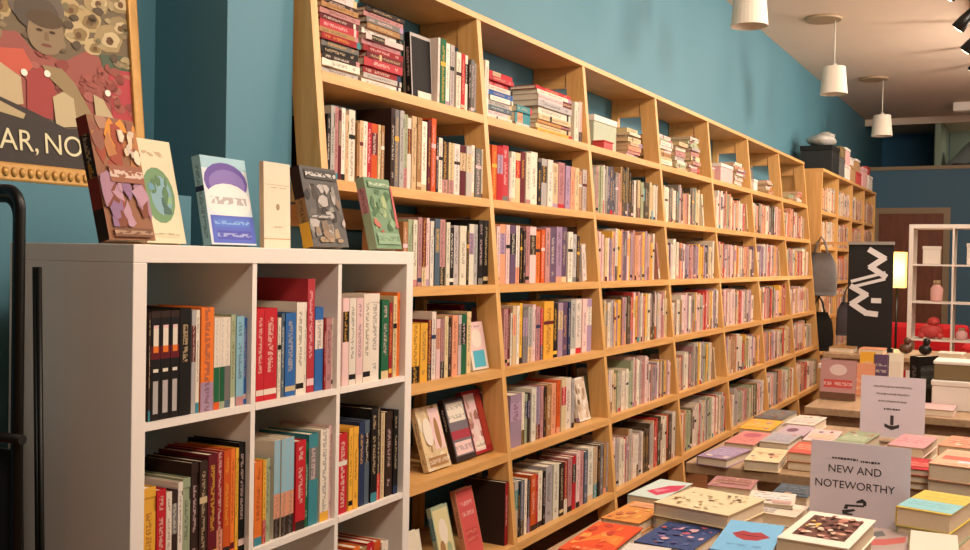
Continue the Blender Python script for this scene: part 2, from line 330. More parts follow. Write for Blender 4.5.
# nearest bay
fill_row('k328-331 g331-334 p334-338/23 m338-341/22 w341.5-345/23 c345.5-349/21 w350-356/24 T357-359/20 c359.5-363/22 w363-367/22 r367.5-372/22 O372-378/22 c378.5-381 T381-385', 0, 1, .225) if False else None
fill_row('k328-331/22 l331-335/25 p335-339/25 m339-342/24 w342-346/25 c346-349.5/23 w350-356/25 T357.5-360/21 c360-363.5/22 w363.5-367.5/22 r368-372.5/22 O372.5-378.5/22 c379-381.5/22 T382-385/22 '  # first black book stands for a dark gap, shade put into its colour
         'd391-395/29 g395.5-399.5/29 l400-404/29 e404.5-408/28 w408.5-412/27 c412.5-417/28 T417.5-422/28 w422.5-427.5/27 m428-431/28 O431.5-436/29 k436.5-438.5/22 w439-442.5/22 d443-448.5/21 c449-454/21 w454.5-460/21 m460.5-466/21 l466.5-472/21 w472.5-475.5/22 g476-481.5/21 w482-487/21', 0, 1, .22)  # leading book coloured dark brown for the shade of the gap beside it
fill_row('T404-408.5/24 e409-413/25 w413.5-417.5/25 p418-422/26 m422.5-426.5/26 P427-430.5/26 w431-434.5/25 u435-440/26:c p440.5-446/26 w446.5-450/25 k450.5-454.5/23:d l455-459.5/24 w460-466.5/24 k467-469/25 w469.5-474/25 l474.5-478.5/25 k479-483.5/27 k484-488.5/27:d B489-494/26', 0, 2, .25)
fill_row('y412-420/22 y420.5-427.5/22 m428-432/23 w432.5-436.5/26 P437-441/23 p441.5-445/23 c445.5-449/24 d449.5-452/23 s452.5-458/24 l458.5-461.5/24 G462-467/24 c468-472/25', 0, 3, .23)
z4 = ZB[3]+TH/2; x4 = xf(ZB[3])
def yb(px, x, z): return along((x, 0, z), Vector((0, 1, 0)), px)
faceout(x4-.06, yb(480, x4-.06, z4+.1), z4, .016, .2, .135, 'w', [('q', 0, .4, 1, 1, PAL['P']), ('e', .5, .65, .3, .2, PAL['w']), ('q', .15, .05, .85, .4, lin('4fa3b5')), ('q', .2, .86, .8, .95, PAL['P'], PAL['d'])],
        'pale pink and turquoise picture book leaning face out on the fourth shelf', .2)
book(Tr((x4-.16, UY[1]-TH/2-.036, z4+.001)) @ Rx(.16) @ Tr((0, .015, 0)), .03, .27, .17, 'm', None, None, 'tall maroon hardback tilted against the end post of the fourth shelf')
z5 = ZB[4]+TH/2; x5 = xf(ZB[4])
faceout(x5-.07, yb(438, x5-.07, z5+.08), z5, .024, .245, .165, 'c', busy(26, ['b98f4e', 'c8b08a', '8a6a48', 'd8c8a8', 'a07a50'], r=(.08, .2), seed=21)+[('e', .33, .6, .2, .22, PAL['w']), ('q', .5, .3, .95, .95, PAL['P']), ('e', .72, .55, .1, .25, PAL['T']), ('q', .1, .05, .9, .2, PAL['T'], PAL['w'])],
        'tan paperback with cream figures, first of three face out on the fifth shelf', .3)
faceout(x5-.07, yb(465, x5-.07, z5+.08), z5, .024, .255, .16, 'd', [('q', .05, .08, .95, .95, lin('6d6468')), ('q', .1, .62, .9, .92, PAL['w'], PAL['g']), ('q', .05, .34, .95, .48, lin('9c3540')), ('q', .1, .1, .9, .3, PAL['P'], PAL['g'])],
        'dark grey paperback with red band, middle of three face out on the fifth shelf', .3)
faceout(x5-.08, min(yb(485, x5-.08, z5+.08), UY[1]-TH/2-.08), z5, .03, .265, .15, 'R', [('q', .05, .05, .62, .95, PAL['P']), *busy(14, ['d8c4b8', 'b08878', 'e0d0c4', '9a6a5c'], .05, .2, .62, .92, (.06, .16), 22), ('q', .66, .1, .95, .9, lin('a33a2a')), ('q', .1, .08, .6, .2, PAL['w'], PAL['d'])],
        'red-edged paperback with pale portrait, last of three face out on the fifth shelf', .3)
z6 = ZB[5]+TH/2; x6 = xf(ZB[5])
faceout(x6-.05, yb(417, x6-.05, z6+.06), z6, .02, .2, .11, 'w', [('q', 0, 0, 1, .55, PAL['y']), ('e', .5, .3, .3, .2, lin('e8c83a'))], 'small white and yellow book face out on the lowest shelf', .2)
faceout(x6-.06, yb(449, x6-.06, z6+.08), z6, .02, .245, .12, 'e', [('q', .05, .05, .95, .95, lin('c9bd8c')), ('e', .5, .6, .25, .2, PAL['w']), ('e', .3, .35, .15, .12, PAL['T']), ('e', .7, .3, .15, .12, PAL['e'])], 'cream and sage patterned book face out on the lowest shelf', .25)
faceout(x6-.07, yb(474, x6-.07, z6+.08), z6, .024, .27, .135, 's', [('q', .02, .02, .98, .98, lin('c0504c')), ('q', .15, .55, .85, .85, lin('c0504c'), PAL['P']), ('q', .2, .2, .8, .4, lin('b04442'), PAL['s'])], 'salmon red book leaning face out on the lowest shelf', .25)
book(Tr((x6-.03, UY[1]-TH/2-.018, z6+.0005)), .03, .265, .2, 'd', [(0, .3, PAL['R'], None), (.3, .8, PAL['R'], PAL['P']), (.8, 1, PAL['R'], None)], None, 'dark brown and red hardback beside the salmon face-out book on the lowest shelf')
fill_row('w508-514/26', 0, 5, .3)
# top shelf, nearest bay: lying stacks, a framed black book, a few uprights
z1 = ZB[0]+TH/2; x1 = xf(ZB[0])
def lie_stack(pa, pb, x, z, items, where, extra='', hb=.15):
    """books lying on a shelf with the spine out; items: (colour, thickness)"""
    ya, yb_ = yb(pa, x, z+.1), yb(pb, x, z+.1); zz = z+.0006
    for i, (c, t) in enumerate(items):
        L = (yb_-ya)*R.uniform(.9, 1); o = R.uniform(0, (yb_-ya)-L); c2 = jit(PAL[c])
        mw = Tr((x-R.uniform(0, .015), ya+o+L, zz+t/2)) @ SIDE.to_4x4() if False else Tr((x-R.uniform(0, .015), ya+o+L, zz+t/2)) @ SIDE
        book(mw, t, L, hb, c2, bands(c2), None, f'{CN[c]} book, {ORD[i]} from the bottom of the {where}', group=f'books in the {where}'); zz += t+.0006
    return zz
lie_stack(321, 361, x1-.03, z1, [(c, t) for c, t in zip('lwdkgRTxmpTdPwPm', [.028, .024, .018, .024, .02, .022, .018, .026, .018, .02, .018, .016, .024, .02, .022, .02][:13]+[.018]*3)][:14], 'lying stack by the first post')
lie_stack(364, 404, x1-.03, z1, [(c, t) for c, t in zip('wlRxmRpPwTgpdl', [.026, .018, .024, .03, .022, .022, .02, .02, .018, .02, .02, .018, .016, .016])][:13], 'lying stack beside the black framed book')
faceout(x1-.07, yb(420, x1-.07, z1+.1), z1, .026, .262, .15, 'k', [('q', 0, 0, 1, 1, PAL['l']), ('q', .05, 0, .97, .95, PAL['k']), ('q', .3, .02, .95, .15, PAL['w'])], 'black book with pale frame border standing face out on the top shelf', .06)
fill_row('w439-441/27 G441.3-446.5/27 w447-450.5/26 l451-455/26 w457-461.5/24 r462-465.5/24:d w466-468.5/24 d469-471/22 g471.5-475/23 l475.5-478/22', 0, 0, .24)
# second bay
fill_row('w485-488.5/25', 1, 0, .25)
lie_stack(489, 514, x1-.03, z1, [(c, .021) for c in 'wPulwbwrxrm'][:10], 'red-topped stack beside the second post')
lie_stack(517, 532, x1-.05, z1, [('w', .025), ('t', .05), ('t', .03)], 'short teal stack, top shelf')
zt_ = lie_stack(538, 573, x1-.03, z1, [('y', .022), ('c', .024), ('T', .018), ('c', .026), ('w', .035), ('l', .03), ('P', .03), ('w', .02), ('r', .018)], 'broad heap topped by a red book')
fill_row('w575-579/21 P580-584/22', 1, 0, .22)
fill_row('O492-497/24 r497.5-503/24:c x503.5-509/25 P510-511.5/20 w512-516/23 c516.5-521/23 m521.5-526/24 w526.5-531/24:b w531.5-538/25 k539-542/21 l542.5-547.5/23 w548-553/23 c553.5-559/22 p559.5-565.5/23 V566-570.5/22 s571-575/22 c575.5-579.5/22 T580-583/21 l583.5-587.5/22', 1, 1, .23)
fill_row('P497-500/25 s500.5-506/26 P506.5-510/26 v510.5-516/26:c w516.5-520/26 k521-523/25 d523.5-526/24 p526.5-530/26 P530.5-536.5/26:c o537-541/24 O541.5-545/25 p545.5-550/26 v550.5-556/26 V556.5-562/27 v562.5-567/27 w568.5-573/25 l573.5-577/24 d577.5-580/23 w581-585~8/19', 1, 2, .25)
fill_row('p504-508/25 m508.5-511/25 w511.5-513/23 c513.5-517/26 w517.5-520/26 y520.5-523/27 g523.5-528/24 l528.5-533/25 P533.5-536.5/26 p537-541/25 r541.5-543.5/24 y544-553.5/27 k554-558/26:d V558.5-563/26 v563.5-568/26 n568.5-570.5/26 l571-576/27 w576.5-582/27 P582.5-587/27 V587.5-592/27', 1, 3, .26)
fill_row('V511-522/23.0:c w522.5-525/23.0 e525.5-528/22.1 d528.5-531/22.1 w531.5-536/23.9 V536.5-541/23.9 p541.5-544.5/23.9 d545-547/23.0 T547.5-552/23.9 s552.5-557/23.9 O557.5-561/24.8 c561.5-566/24.8 w566.5-572/24.8 l572.5-575/23.9', 1, 4, .26)
faceout(xf(ZB[4])-.07, yb(584, xf(ZB[4])-.07, ZB[4]+.1), ZB[4]+TH/2, .02, .22, .14, 'w', [('q', .05, .05, .95, .95, lin('c9b29a')), *busy(24, ['a08468', 'd8c8b4', '7a5c44', 'e0d4c4', 'b89a7c'], r=(.08, .2), seed=23)], 'cream and brown book leaning face out in the second bay, fifth shelf', .22)
book(Tr((xf(ZB[4])-.22, UY[2]-TH/2-.042, ZB[4]+TH/2+.001)) @ Rx(.1) @ Tr((0, .018, 0)), .035, .26, .15, 'd', None, None, 'dark brown hardback leaning behind the cream face-out book, fifth shelf')
fill_row('l515-518.5/24.9 k519-521/23.2 u521.5-525/24.1 w525.5-528/24.1 k528.5-530.5/23.2 O531-536/24.9:b r536.5-538.5/24.1 w539-543/24.9 k543.5-546/24.1 l546.5-553/25.8 w553.5-559/25.8 d560-564/24.9 R564.5-567.5/24.9 p568-572/25.8 r572.5-576/25.8:c P576.5-580/26.7 p580.5-584/26.7 u584.5-588/25.8 w588.5-594/26.7 c594.5-598/25.8 d598.5-600.5/25.8 g601-604/25.8 T604.5-607/25.8 l607.5-611/25.8 w611.5-615/25.8', 1, 5, .3)
book(Tr((x1-.05+.0, yb(462, x1-.05, ZB[1]+.25)+.06, ZB[1]+TH/2+.2285+.001)) @ Tr((0, 0, .0125)) @ SIDE, .025, .13, .12, 'u', None, None, 'slate blue book lying across the tops of the second shelf row') if False else None

# farther bays: books no one could tell one from another in the photo, one mass
PALR = [None, 'wgkeTcpldwsw', 'wvcypsTPVwlp', 'ypPwcVTlrlwPd', 'wPyeTcpVlswg', 'wcTlPrswewdlw']
def far_rows():
    for bay in range(2, 7):
        lo, hi = UY[bay]+TH/2+.002, UY[bay+1]-TH/2-.002
        for row in range(1, 6):
            z = ZB[row]+TH/2+.0005; x = xf(ZB[row])-.034; y = lo; end = hi-R.choice([0, 0, .05, .12, .2, .28] if row < 5 else [0])
            pal = PALR[row]+('kknug' if (bay in (2, 3) and row == 1) else '')+('kn' if bay == 3 and row == 2 else '')+('rspP' if bay > 3 else '')
            base = R.uniform(.22, .27) if row < 5 else .255; c = R.choice(pal)
            while y < end:
                if R.random() < .12: base = R.uniform(.21, .28) if row < 5 else R.uniform(.235, .28)
                if R.random() > .25: c = R.choice(pal)
                t = R.choice([.016, .02, .022, .026, .03, .035, .04]); 
                if y+t > hi: break
                h = base*R.uniform(.94, 1.05)
                farbook(Tr((x-R.uniform(0, .008), y+t/2, z)), t, min(h, .3 if row < 5 else .33), R.uniform(.15, .19), c); y += t+.0006
            if hi-y > .14:
                t = .025; farbook(Tr((x, y+.085, z+.001)) @ Rx(.3) @ Tr((0, t/2, 0)), t, .23, .16, R.choice(pal))
        if bay >= 2:   # heaps of papers on the top shelf
            y = lo+{2: .64, 3: .04, 4: .77, 5: .71, 6: .46}[bay]
            while y < hi-.22:
                zz = ZB[0]+TH/2+.0006; L = R.uniform(.2, .26)
                for q in range(R.randint(6, 13) if bay < 5 else R.randint(4, 9)):
                    t = R.uniform(.01, .03); c = R.choice('wwlePTcwps'); y2 = y+R.uniform(0, .03)
                    farbook(Tr((xf(ZB[0])-.03-R.uniform(0, .03), y2+L, zz+t/2)) @ Rz(R.uniform(-.06, .06)*.5) @ SIDE, t, L, .17, c); zz += t+.0008
                y += L+R.uniform(.05, .16)
far_rows()

# ------------------------------------------------------------------ second bookcase beyond it
FB0, FB1 = 10.75, 14.6
def far_case():
    root = empty('bookcase', (-2.2, 12.6, 0)); tag(root, 'second pine bookcase beyond the long one with boxes piled on top', 'bookcase')
    org = root.location
    def put(a, b, name):
        m = B(a, b); m.v = [(x-org.x, y-org.y, z) for x, y, z in m.v]; m.obj(name, M['pineV' if name == 'upright' else 'pine'], root)
    ys = [FB0+(FB1-FB0)*i/4 for i in range(5)]; zs = [.15, .52, .89, 1.26, 1.63, 2.0, 2.42]
    for y in ys: put((WX+.005, y-.02, 0), (-1.97, y+.02, 2.42), 'upright')
    for i in range(4):
        for z in zs[:-1]: put((WX+.006, ys[i]+.02, z-.018), (-1.98, ys[i+1]-.02, z+.018), 'shelf_board')
        for r, z in enumerate(zs[:-1]):
            y = ys[i]+.022
            while True:
                t = R.uniform(.02, .045)
                if y+t > ys[i+1]-.022: break
                if R.random() < .95: farbook(Tr((-2.0, y+t/2, z+.0186)), t, R.uniform(.21, .28), .17, R.choice('wcTPspwTlsOw'))
                y += t+.001
    for z in (1.66, 1.13): put((-2.2, FB0-.036, z), (-1.62, FB0-.0205, z+.03), 'peg_rail')
    put((WX+.006, FB0-.02, 2.42), (-1.96, FB1+.02, 2.45), 'top_board')
far_case()
tag(FAR.obj('distant_books', M['book']), 'mass of books filling the farther bays of the pine bookcases', 'books', kind='stuff')
def carton(name, loc, size, mat, label, rz=0, flap=True, cat='box', tape=None):
    o = empty(name, loc, rz); w, dd, h = size
    B((-w/2, -dd/2, 0), (w/2, dd/2, h*.82)).obj('box_body', mat, o, .004); B((-w/2-.004, -dd/2-.004, h*.82+.0005), (w/2+.004, dd/2+.004, h)).obj('box_lid', tape or mat, o, .004)
    return tag(o, label, cat)
cb_ = dict(p=plain('pink_card', 'd9a7a2', .7), w=plain('white_card', 'ddd3c6', .7), t=plain('tan_card', 'b28a5e', .7), r=plain('red_card', 'c0413f', .6), g=plain('grey_card', '55534f', .7), o=plain('olive_card', '76623f', .7))
carton('storage_box', (-2.14, 11.5, 2.451), (.34, .42, .3), M['blackbox'], 'black storage box on top of the second bookcase', cat='box', tape=M['black'])
for i, (y, k, h, w) in enumerate([(11.96, 'g', .22, .3), (12.35, 'w', .17, .3), (12.75, 't', .2, .3), (13.2, 'r', .16, .3), (13.7, 'p', .26, .3), (14.25, 'w', .2, .28)]):
    carton('carton', (-2.13, y, 2.451), (w, .36, h), cb_[k], ['dark grey carton beside the black box on the second bookcase', 'white carton between dark grey and tan ones on the second bookcase', 'tan carton on top of the second bookcase',
           'red carton on top of the second bookcase', 'tall pink carton on top of the second bookcase', 'white carton at the far end of the second bookcase top'][i])
for i, (x_, y, zz, k, h, w) in enumerate([(-2.1, 11.96, .2205, 'o', .12, .26), (-2.1, 12.35, .1705, 'p', .2, .24), (-2.12, 12.75, .2005, 'w', .1, .24), (-2.12, 13.2, .1605, 't', .16, .25), (-2.13, 14.25, .2005, 'r', .12, .22)]):
    carton('carton', (x_, y, 2.4515+zz), (w, .3, h), cb_[k], ['olive', 'small pink', 'flat white', 'small tan', 'small red'][i]+' carton stacked on the '+['dark grey', 'first white', 'tan', 'red', 'last white'][i]+' one, second bookcase top', tape=cb_['w' if i % 2 else k])
bg = MB().ellipsoid((0, 0, .07), (.15, .2, .07), 16, 9, .12, 5).ellipsoid((.02, .12, .12), (.1, .1, .06), 12, 8, .14, 8).obj('plastic_bag', plain('crumpled_plastic', 'a8a49c', .3, var=.4, scale=25)); bg.location = (-2.12, 11.47, 2.7515); tag(bg, 'crumpled grey plastic bag lying on the black storage box', 'bag')
# odds and ends on the top shelf of the farther bays
tx, tz = xf(ZB[0])-.16, ZB[0]+TH/2+.001
cb_['s'] = plain('sage_card', 'a9b096', .7); cb_['b'] = plain('pale_blue_card', 'a9c0c6', .6)
def ty(px): return yb(px, xf(ZB[0])-.05, tz+.1)
carton('storage_box', (tx-.03, ty(612), tz), (.2, .34, .2), cb_['s'], 'sage grey box on the top shelf of the third bay', tape=cb_['w'])
carton('card_box', (tx+.11, ty(603), tz), (.07, .13, .05), cb_['r'], 'small red box in front of the sage grey box', tape=cb_['r'])
carton('card_box', (tx, ty(727), tz), (.22, .34, .15), cb_['p'], 'pink card box on the top shelf of the fifth bay', tape=cb_['w'])
carton('card_box', (tx, ty(713), tz), (.2, .16, .1), cb_['t'], 'tan card box beside the pink one, top shelf', tape=cb_['p'])
faceout(tx, ty(765), tz, .02, .25, .18, 'u', [Q_ for Q_ in [('q', .1, .1, .9, .9, PAL['g'])]], 'slate framed picture book face out on the top shelf, sixth bay', .15)
carton('card_box', (tx, ty(757), tz), (.2, .12, .11), cb_['w'], 'white card box beside the slate picture book, top shelf', tape=cb_['w'])
faceout(tx, ty(787), tz, .02, .24, .2, 'B', [('q', .1, .1, .9, .9, PAL['w'])], 'pale blue picture book face out on the top shelf, last bay', .15)
# cloth bags hanging on the end of the second bookcase
def tote(loc, w, h, mat, label, d=.07):
    o = empty('hanging_bag', loc); m = MB(); n = 9; rows = [(0, .55, .25), (.25, .9, .8), (.6, 1, 1), (.9, .98, .9), (1, .96, .5)]; g = []
    for f, ww, dd in rows:
        ring = []
        for k in range(n*2):
            a = 2*PI*k/(n*2); ring.append(Vector((math.copysign(abs(math.cos(a))**.6, math.cos(a))*w/2*ww*1.0+R.uniform(-.004, .004), math.sin(a)*d/2*dd, -h*f)))
        g.append(ring)
    for A, Bq in zip(g, g[1:]):
        for k in range(n*2): m.poly([A[k], Bq[k], Bq[(k+1) % (n*2)], A[(k+1) % (n*2)]], smooth=True)
    m.poly(g[-1]); m.poly(g[0][::-1]); m.obj('bag_body', mat, o)
    for y in (-.015, .015):
        MB().tube([(-w*.2, y, -.02), (-w*.12, y, .1), (0, y, .16), (w*.12, y, .1), (w*.2, y, -.02)], .009, 6).obj('strap', mat, o)
    return tag(o, label, 'bag')
tote((-1.95, 10.665, 1.58), .33, .44, M['grey'], 'grey cloth bag hanging at the end of the second bookcase', .07)
tote((-1.96, 10.665, .97), .3, .4, M['blackc'], 'black cloth bag hanging below the grey one', .07)
tote((-1.68, 10.665, 1.08), .22, .34, plain('slate_cloth', '4a464c', .9, var=.2, scale=20), 'small slate grey bag hanging beside the black one', .07)
# ------------------------------------------------------------------ white cube case
KX, KY, KH, KYAW, KD, KL = -1.61374, 1.44337, 1.47, .038395, .37, 1.113
KM = Tr((KX, KY, 0)) @ Rz(KYAW)
kc = empty('cube_bookcase', (KX, KY, 0), KYAW); tag(kc, 'white laminate cube bookcase in front of the teal ledge', 'bookcase')
U3 = [.038+.351*i for i in range(3)]; Z4 = [KH-.038-.335-.351*i for i in range(4)]      # cube floors (top surface)
for a, b, n in (((-KD, 0, 0), (0, .038, KH-.038), 'side_panel'), ((-KD, KL-.038, 0), (0, KL, KH-.038), 'side_panel'), ((-KD, 0, KH-.038), (0, KL, KH), 'top_panel'), ((-KD, .038, 0), (0, KL-.038, .038), 'base_panel')):
    B(a, b).obj(n, M['white'], kc, .0015)
for i in (1, 2): B((-KD+.004, U3[i]-.016, .038), (-.002, U3[i], KH-.038)).obj('divider', M['white'], kc)
for zf in Z4[:3]:
    for u in U3: B((-KD+.004, u, zf-.016), (-.001, u+.335, zf)).obj('shelf_panel', M['white'], kc)
COLN = ['first', 'middle', 'last']
def kfill(s, col, row, hdef, back=.012):
    z = Z4[row]+.0005; P0 = KM @ Vector((-back, 0, z+.1)); ax = (KM.to_3x3() @ Vector((0, 1, 0))); last = U3[col]+.001; hi = U3[col]+.335-.001; n = 0
    for c, a, b, h, lean, st in parse(s):
        ua = max(along(P0, ax, a), last+.0006); ub = min(along(P0, ax, b), hi)
        if ub-ua < .004: continue
        last = ub; h = h or hdef*R.uniform(.95, 1.05); t = ub-ua; c2 = jit(PAL[c], .06)
        mw = KM @ Tr((-back-R.uniform(0, .004), (ua+ub)/2, z))
        if lean: mw = KM @ Tr((-back, ub if lean > 0 else ua, z+.0005)) @ Rx(lean) @ Tr((0, -t/2 if lean > 0 else t/2, 0))
        where = f'{["top", "second", "third"][row]} row, {COLN[col]} cube of the white bookcase'
        book(mw, t, h, R.uniform(.15, .18) if h < .28 else .3, c2, bands(c2, st), None, f'{CN[c]} spine, {ORD[n]} from left, {where}', group='books in the '+where); n += 1
kfill('d149-151/23 k151-160.5/232:A k161-170.5/232:A k171-179.5/232:A k180-191/235:c l192-196/23 w196.5-200/23 o201-213.5/235 w214-219.5/21:H w220-225/21:H w225.5-231/21:H e231.5-236/215 B236.5-244/21 b244.5-249/205'.replace('/232', '/23.2').replace('/235', '/23.5').replace('/215', '/21.5').replace('/205', '/20.5'), 0, 0, .22)
kfill('r257-264.5/22.5:d r265-277.5/22.5:d w278.5-281.5/20 u282-285/21 b286-296/21:d w297-304.5/23.5 w305-307.5/23.5 x308-315/29.5:d b316-324/22 R324.3-326/19 p326.5-332/19 w332.5-337/19', 1, 0, .21)
kfill('P343-349/24 w349.5-356/24 P356.5-363/24 w363.5-370.5/25 w371-380/25 G382-389/23 R389.5-392.5/22 c393.5-397/24 o397.5-400.5/25', 2, 0, .23)
kfill('y143-156.5/21 r157-166/20:b w166.5-172/19 d172.5-178/19 w178.5-183/20.5 e183.5-191/21 d192-199/24 d199.5-207/24 m208-217/25 R217.5-224/25 O224.5-231/25 o231.5-235.5/25 y236-239/25 k239.5-247/26:d', 0, 1, .22)
kfill('o255-262.5/20.5 y263-266/20.5 e266.5-271/20.5 w275-281/24.5:S w281.5-287.5/24.5:S w288-294.5/24.5:S r296-305.5/23 G306-308.5/22 t309-318/24 w320-328.5/24.5:W P329-336.5/25', 1, 1, .23)
kfill('r339-347.5/22:f y349-353/23 y353.5-358.5/23 n360-365/24:c u365.5-370/24 k371-377/27 k377.5-381/27 c381.5-385/25 d386.5-393/25 k393.5-398/25', 2, 1, .23)
kfill('O340-346/23 R346.5-353/23.5 o353.5-360/24 T360.5-367/23 r367.5-374/23.5 O374.5-381/23 w381.5-388/22', 2, 2, .23)

# on top of the white case
def ktop(px, back, h, d, t, c, art, label, lean, bd=None, kyaw=0):
    P0 = KM @ Vector((-back, 0, KH+.02)); u = along(P0, KM.to_3x3() @ Vector((0, 1, 0)), px); p = KM @ Vector((-back, u, KH))
    return faceout(p.x, p.y, p.z, t, h, d, c, art, label, lean, bd, KYAW+kyaw)
def L(h): return lin(h)
ktop(128, .10, .275, .13, .032, 'T', [('q', 0, 0, 1, 1, L('8f6248'))]+busy(26, ['b0764a', 'd08a3a', '8a5a4a', 'a8806a', '9a4c38'], 0, .6, 1, 1, (.08, .2), 3)+busy(26, ['8a6a86', 'a07a8a', '9a4a3c', '7a4634', 'b08a98'], 0, .1, 1, .55, (.08, .2), 4)+busy(10, ['d8c0a0', 'c8b4a0', 'e0cbb0'], .55, .62, .95, .9, (.04, .1), 5)+
     [('q', .22, .46, .95, .6, L('94604a'), L('f4ead8'), .04), ('q', .1, .02, .92, .09, L('74503c'), L('c8a888'))],
     'thick brown and orange illustrated novel leaning back, beside the framed poster', .27, [(0, .25, PAL['d'], None), (.25, .5, L('7a2c20'), None), (.5, .62, PAL['d'], PAL['y']), (.62, .85, PAL['d'], PAL['c']), (.85, 1, L('7a2c20'), None)])
ktop(164, .16, .25, .125, .02, 'c', [('q', 0, 0, 1, 1, L('d8c9a8')), ('q', .2, .8, .8, .92, L('d8c9a8'), L('8a5a3a')), ('e', .5, .46, .4, .27, L('6f8f68')), ('e', .56, .46, .26, .19, L('7fa0a8'))]+busy(9, ['5c7a58', '6c94a0', '88a878', '4f6a60'], .2, .28, .85, .66, (.05, .12), 6)+[('q', .2, .06, .85, .11, L('d8c9a8'), L('6a5a3a'))],
     'cream paperback with a green and blue round emblem, behind the brown novel', .24)
ktop(231, .13, .222, .165, .026, 'B', [('q', 0, 0, 1, 1, L('cdd4d8')), ('q', 0, .86, 1, 1, L('9fc0c8')), ('e', .5, .72, .48, .22, L('6a5898')), ('e', .52, .7, .4, .16, L('8474ac')), ('e', .5, .5, .5, .2, L('e6dcd6')), ('q', .1, .4, .9, .6, L('e6dcd6'), L('3c3634'), .05), ('q', .05, .02, 1, .33, L('5a68b8')), ('q', .12, .2, .9, .3, L('5a74c0'), L('9cc4e4'), .024), ('q', .15, .06, .9, .16, L('5458a8'), L('c0c8e0'), .02)],
     'purple, white and blue paperback leaning back with bold hand-drawn title', .2, None)
ktop(275.5, .11, .222, .108, .014, 'w', [('q', 0, 0, 1, 1, L('dccbb2')), ('q', .04, .735, .96, .74, L('a08a70')), ('q', .25, .69, .85, .72, L('dccbb2'), L('6a5a48')), ('e', .52, .48, .07, .04, L('9a8468')), ('q', .3, .22, .76, .27, L('dccbb2'), L('8a7458')), ('q', 0, .1, 1, .112, L('b89868'))],
     'slim plain cream booklet standing upright on the white bookcase', .03, [(0, 1, PAL['c'], None)])
ktop(327, .12, .232, .172, .034, 'g', [('q', 0, 0, 1, 1, L('5c5854'))]+busy(34, ['8a847c', '3c3834', '6a645c', 'a8a098', '4a443e', '7a6a5a'], 0, .1, 1, .78, (.06, .16), 8)+[('q', .1, .84, .95, .96, L('4c4844'), L('f4eee4'), .03), ('q', .08, .34, .6, .4, L('5c5854'), L('ded6cc'), .014)]+busy(8, ['8a7460', '9a8468', '4a3a2e'], .1, .05, .9, .24, (.05, .14), 9),
     'dark grey photographic paperback with a white title leaning on the white bookcase', .24, [(0, .3, PAL['y'], None), (.3, .6, PAL['T'], PAL['k']), (.6, 1, PAL['d'], None)])
ktop(386, .11, .225, .145, .03, 'e', [('q', 0, 0, 1, 1, L('6f8a6a'))]+busy(28, ['5c7a54', '86a07a', '9aa878', '4e6a4a', '78906c'], 0, .25, 1, .84, (.06, .16), 10)+busy(5, ['b06a58', 'a85a50'], .05, .22, .4, .42, (.06, .12), 11)+[('q', .1, .86, .9, .96, L('6f8a6a'), L('d8dcc0')), ('q', .08, .06, .95, .22, L('86a080'), L('4a6a4a')), ('p', [(.9, .3), (1, .3), (1, .9), (.94, .9)], L('b8605a'))],
     'green illustrated paperback leaning at the end of the white bookcase top', .25)
# ------------------------------------------------------------------ framed poster on the ledge
pw, ph = .86, .84
pf = empty('framed_poster', (-2.285, 2.098-pw/2, 1.628)); pf.rotation_euler = (0, -.1, 0)
tag(pf, 'large gilt framed vintage poster leaning on the teal ledge', 'poster')
for a, b in (((-.03, -pw/2, 0), (.0, pw/2, .05)), ((-.03, -pw/2, ph-.04), (.0, pw/2, ph)), ((-.03, -pw/2, .05), (.0, -pw/2+.036, ph-.04)), ((-.03, pw/2-.036, .05), (.0, pw/2, ph-.04))): B(a, b).obj('frame', M['gold'], pf, .006)
B((-.026, -pw/2+.03, .04), (-.014, pw/2-.03, ph-.03)).obj('backing_board', M['plinth'], pf)
pm = MB(); x = -.012
def mp_(px, py): return (max(-pw/2+.03, min(pw/2-.03, pw/2+(px-140)/300)), max(.045, min(ph-.035, (187-py)/365)))
def pp(pts, h, lay): pm.poly([(x+.0004*lay, *mp_(a, b)) for a, b in pts][::-1], lin(h))
def el(cx, cy, rx, ry, h, lay, n=20, wob=0): pp([(cx+rx*math.cos(2*PI*i/n)*(1+wob*math.sin(5*i)), cy+ry*math.sin(2*PI*i/n)*(1+wob*math.cos(7*i))) for i in range(n)], h, lay)
pp([(-200, 190), (-200, -150), (140, -150), (140, 190)], '74654f', 0)
pp([(-120, 50), (-60, 40), (0, 46), (20, 42), (32, 56), (62, 62), (84, 46), (112, 54), (120, 62), (122, 122), (-120, 122)], '9a5a50', 1)
for i, (a, b, r) in enumerate([(88, 14, 13), (108, 28, 15), (76, 30, 12), (120, 12, 11), (70, 6, 10), (98, -8, 13), (92, 40, 9), (122, -14, 12), (4, 20, 13), (-14, 30, 14), (-4, 0, 12), (60, -18, 12), (80, -30, 14), (110, -40, 15), (-30, 10, 16), (20, -30, 15), (50, -50, 15)]):
    el(a, b, r, r*1.05, ['b39c70', 'a38e66', 'bda77c', '94825e'][i % 4], 2+(i % 3), wob=.15); el(a+2, b+1, r*.62, r*.6, ['8d7650', 'c4b088'][i % 2], 6, wob=.2); el(a+1, b+2, r*.25, r*.3, '6e5238', 7, wob=.1)
pp([(98, 46), (130, 42), (132, 58), (100, 60)], '55604c', 3)
pp([(106, 60), (130, 58), (133, 116), (108, 118)], 'b2484c', 4)
el(38, 12, 26, 22, '6c6256', 8); el(38, 20, 21, 18, '5c5247', 9); el(45, 38, 17, 22, '8f7a5f', 10, wob=.04); el(45, 24, 17, 9, '5c4c3a', 11)
el(39, 36, 3, 1.5, '4a3626', 12); el(51, 36, 3, 1.5, '4a3626', 12); pp([(44, 37), (47, 37), (48, 45), (43, 45)], '7e684e', 12); el(45, 50, 5, 1.6, '7a4a40', 12)
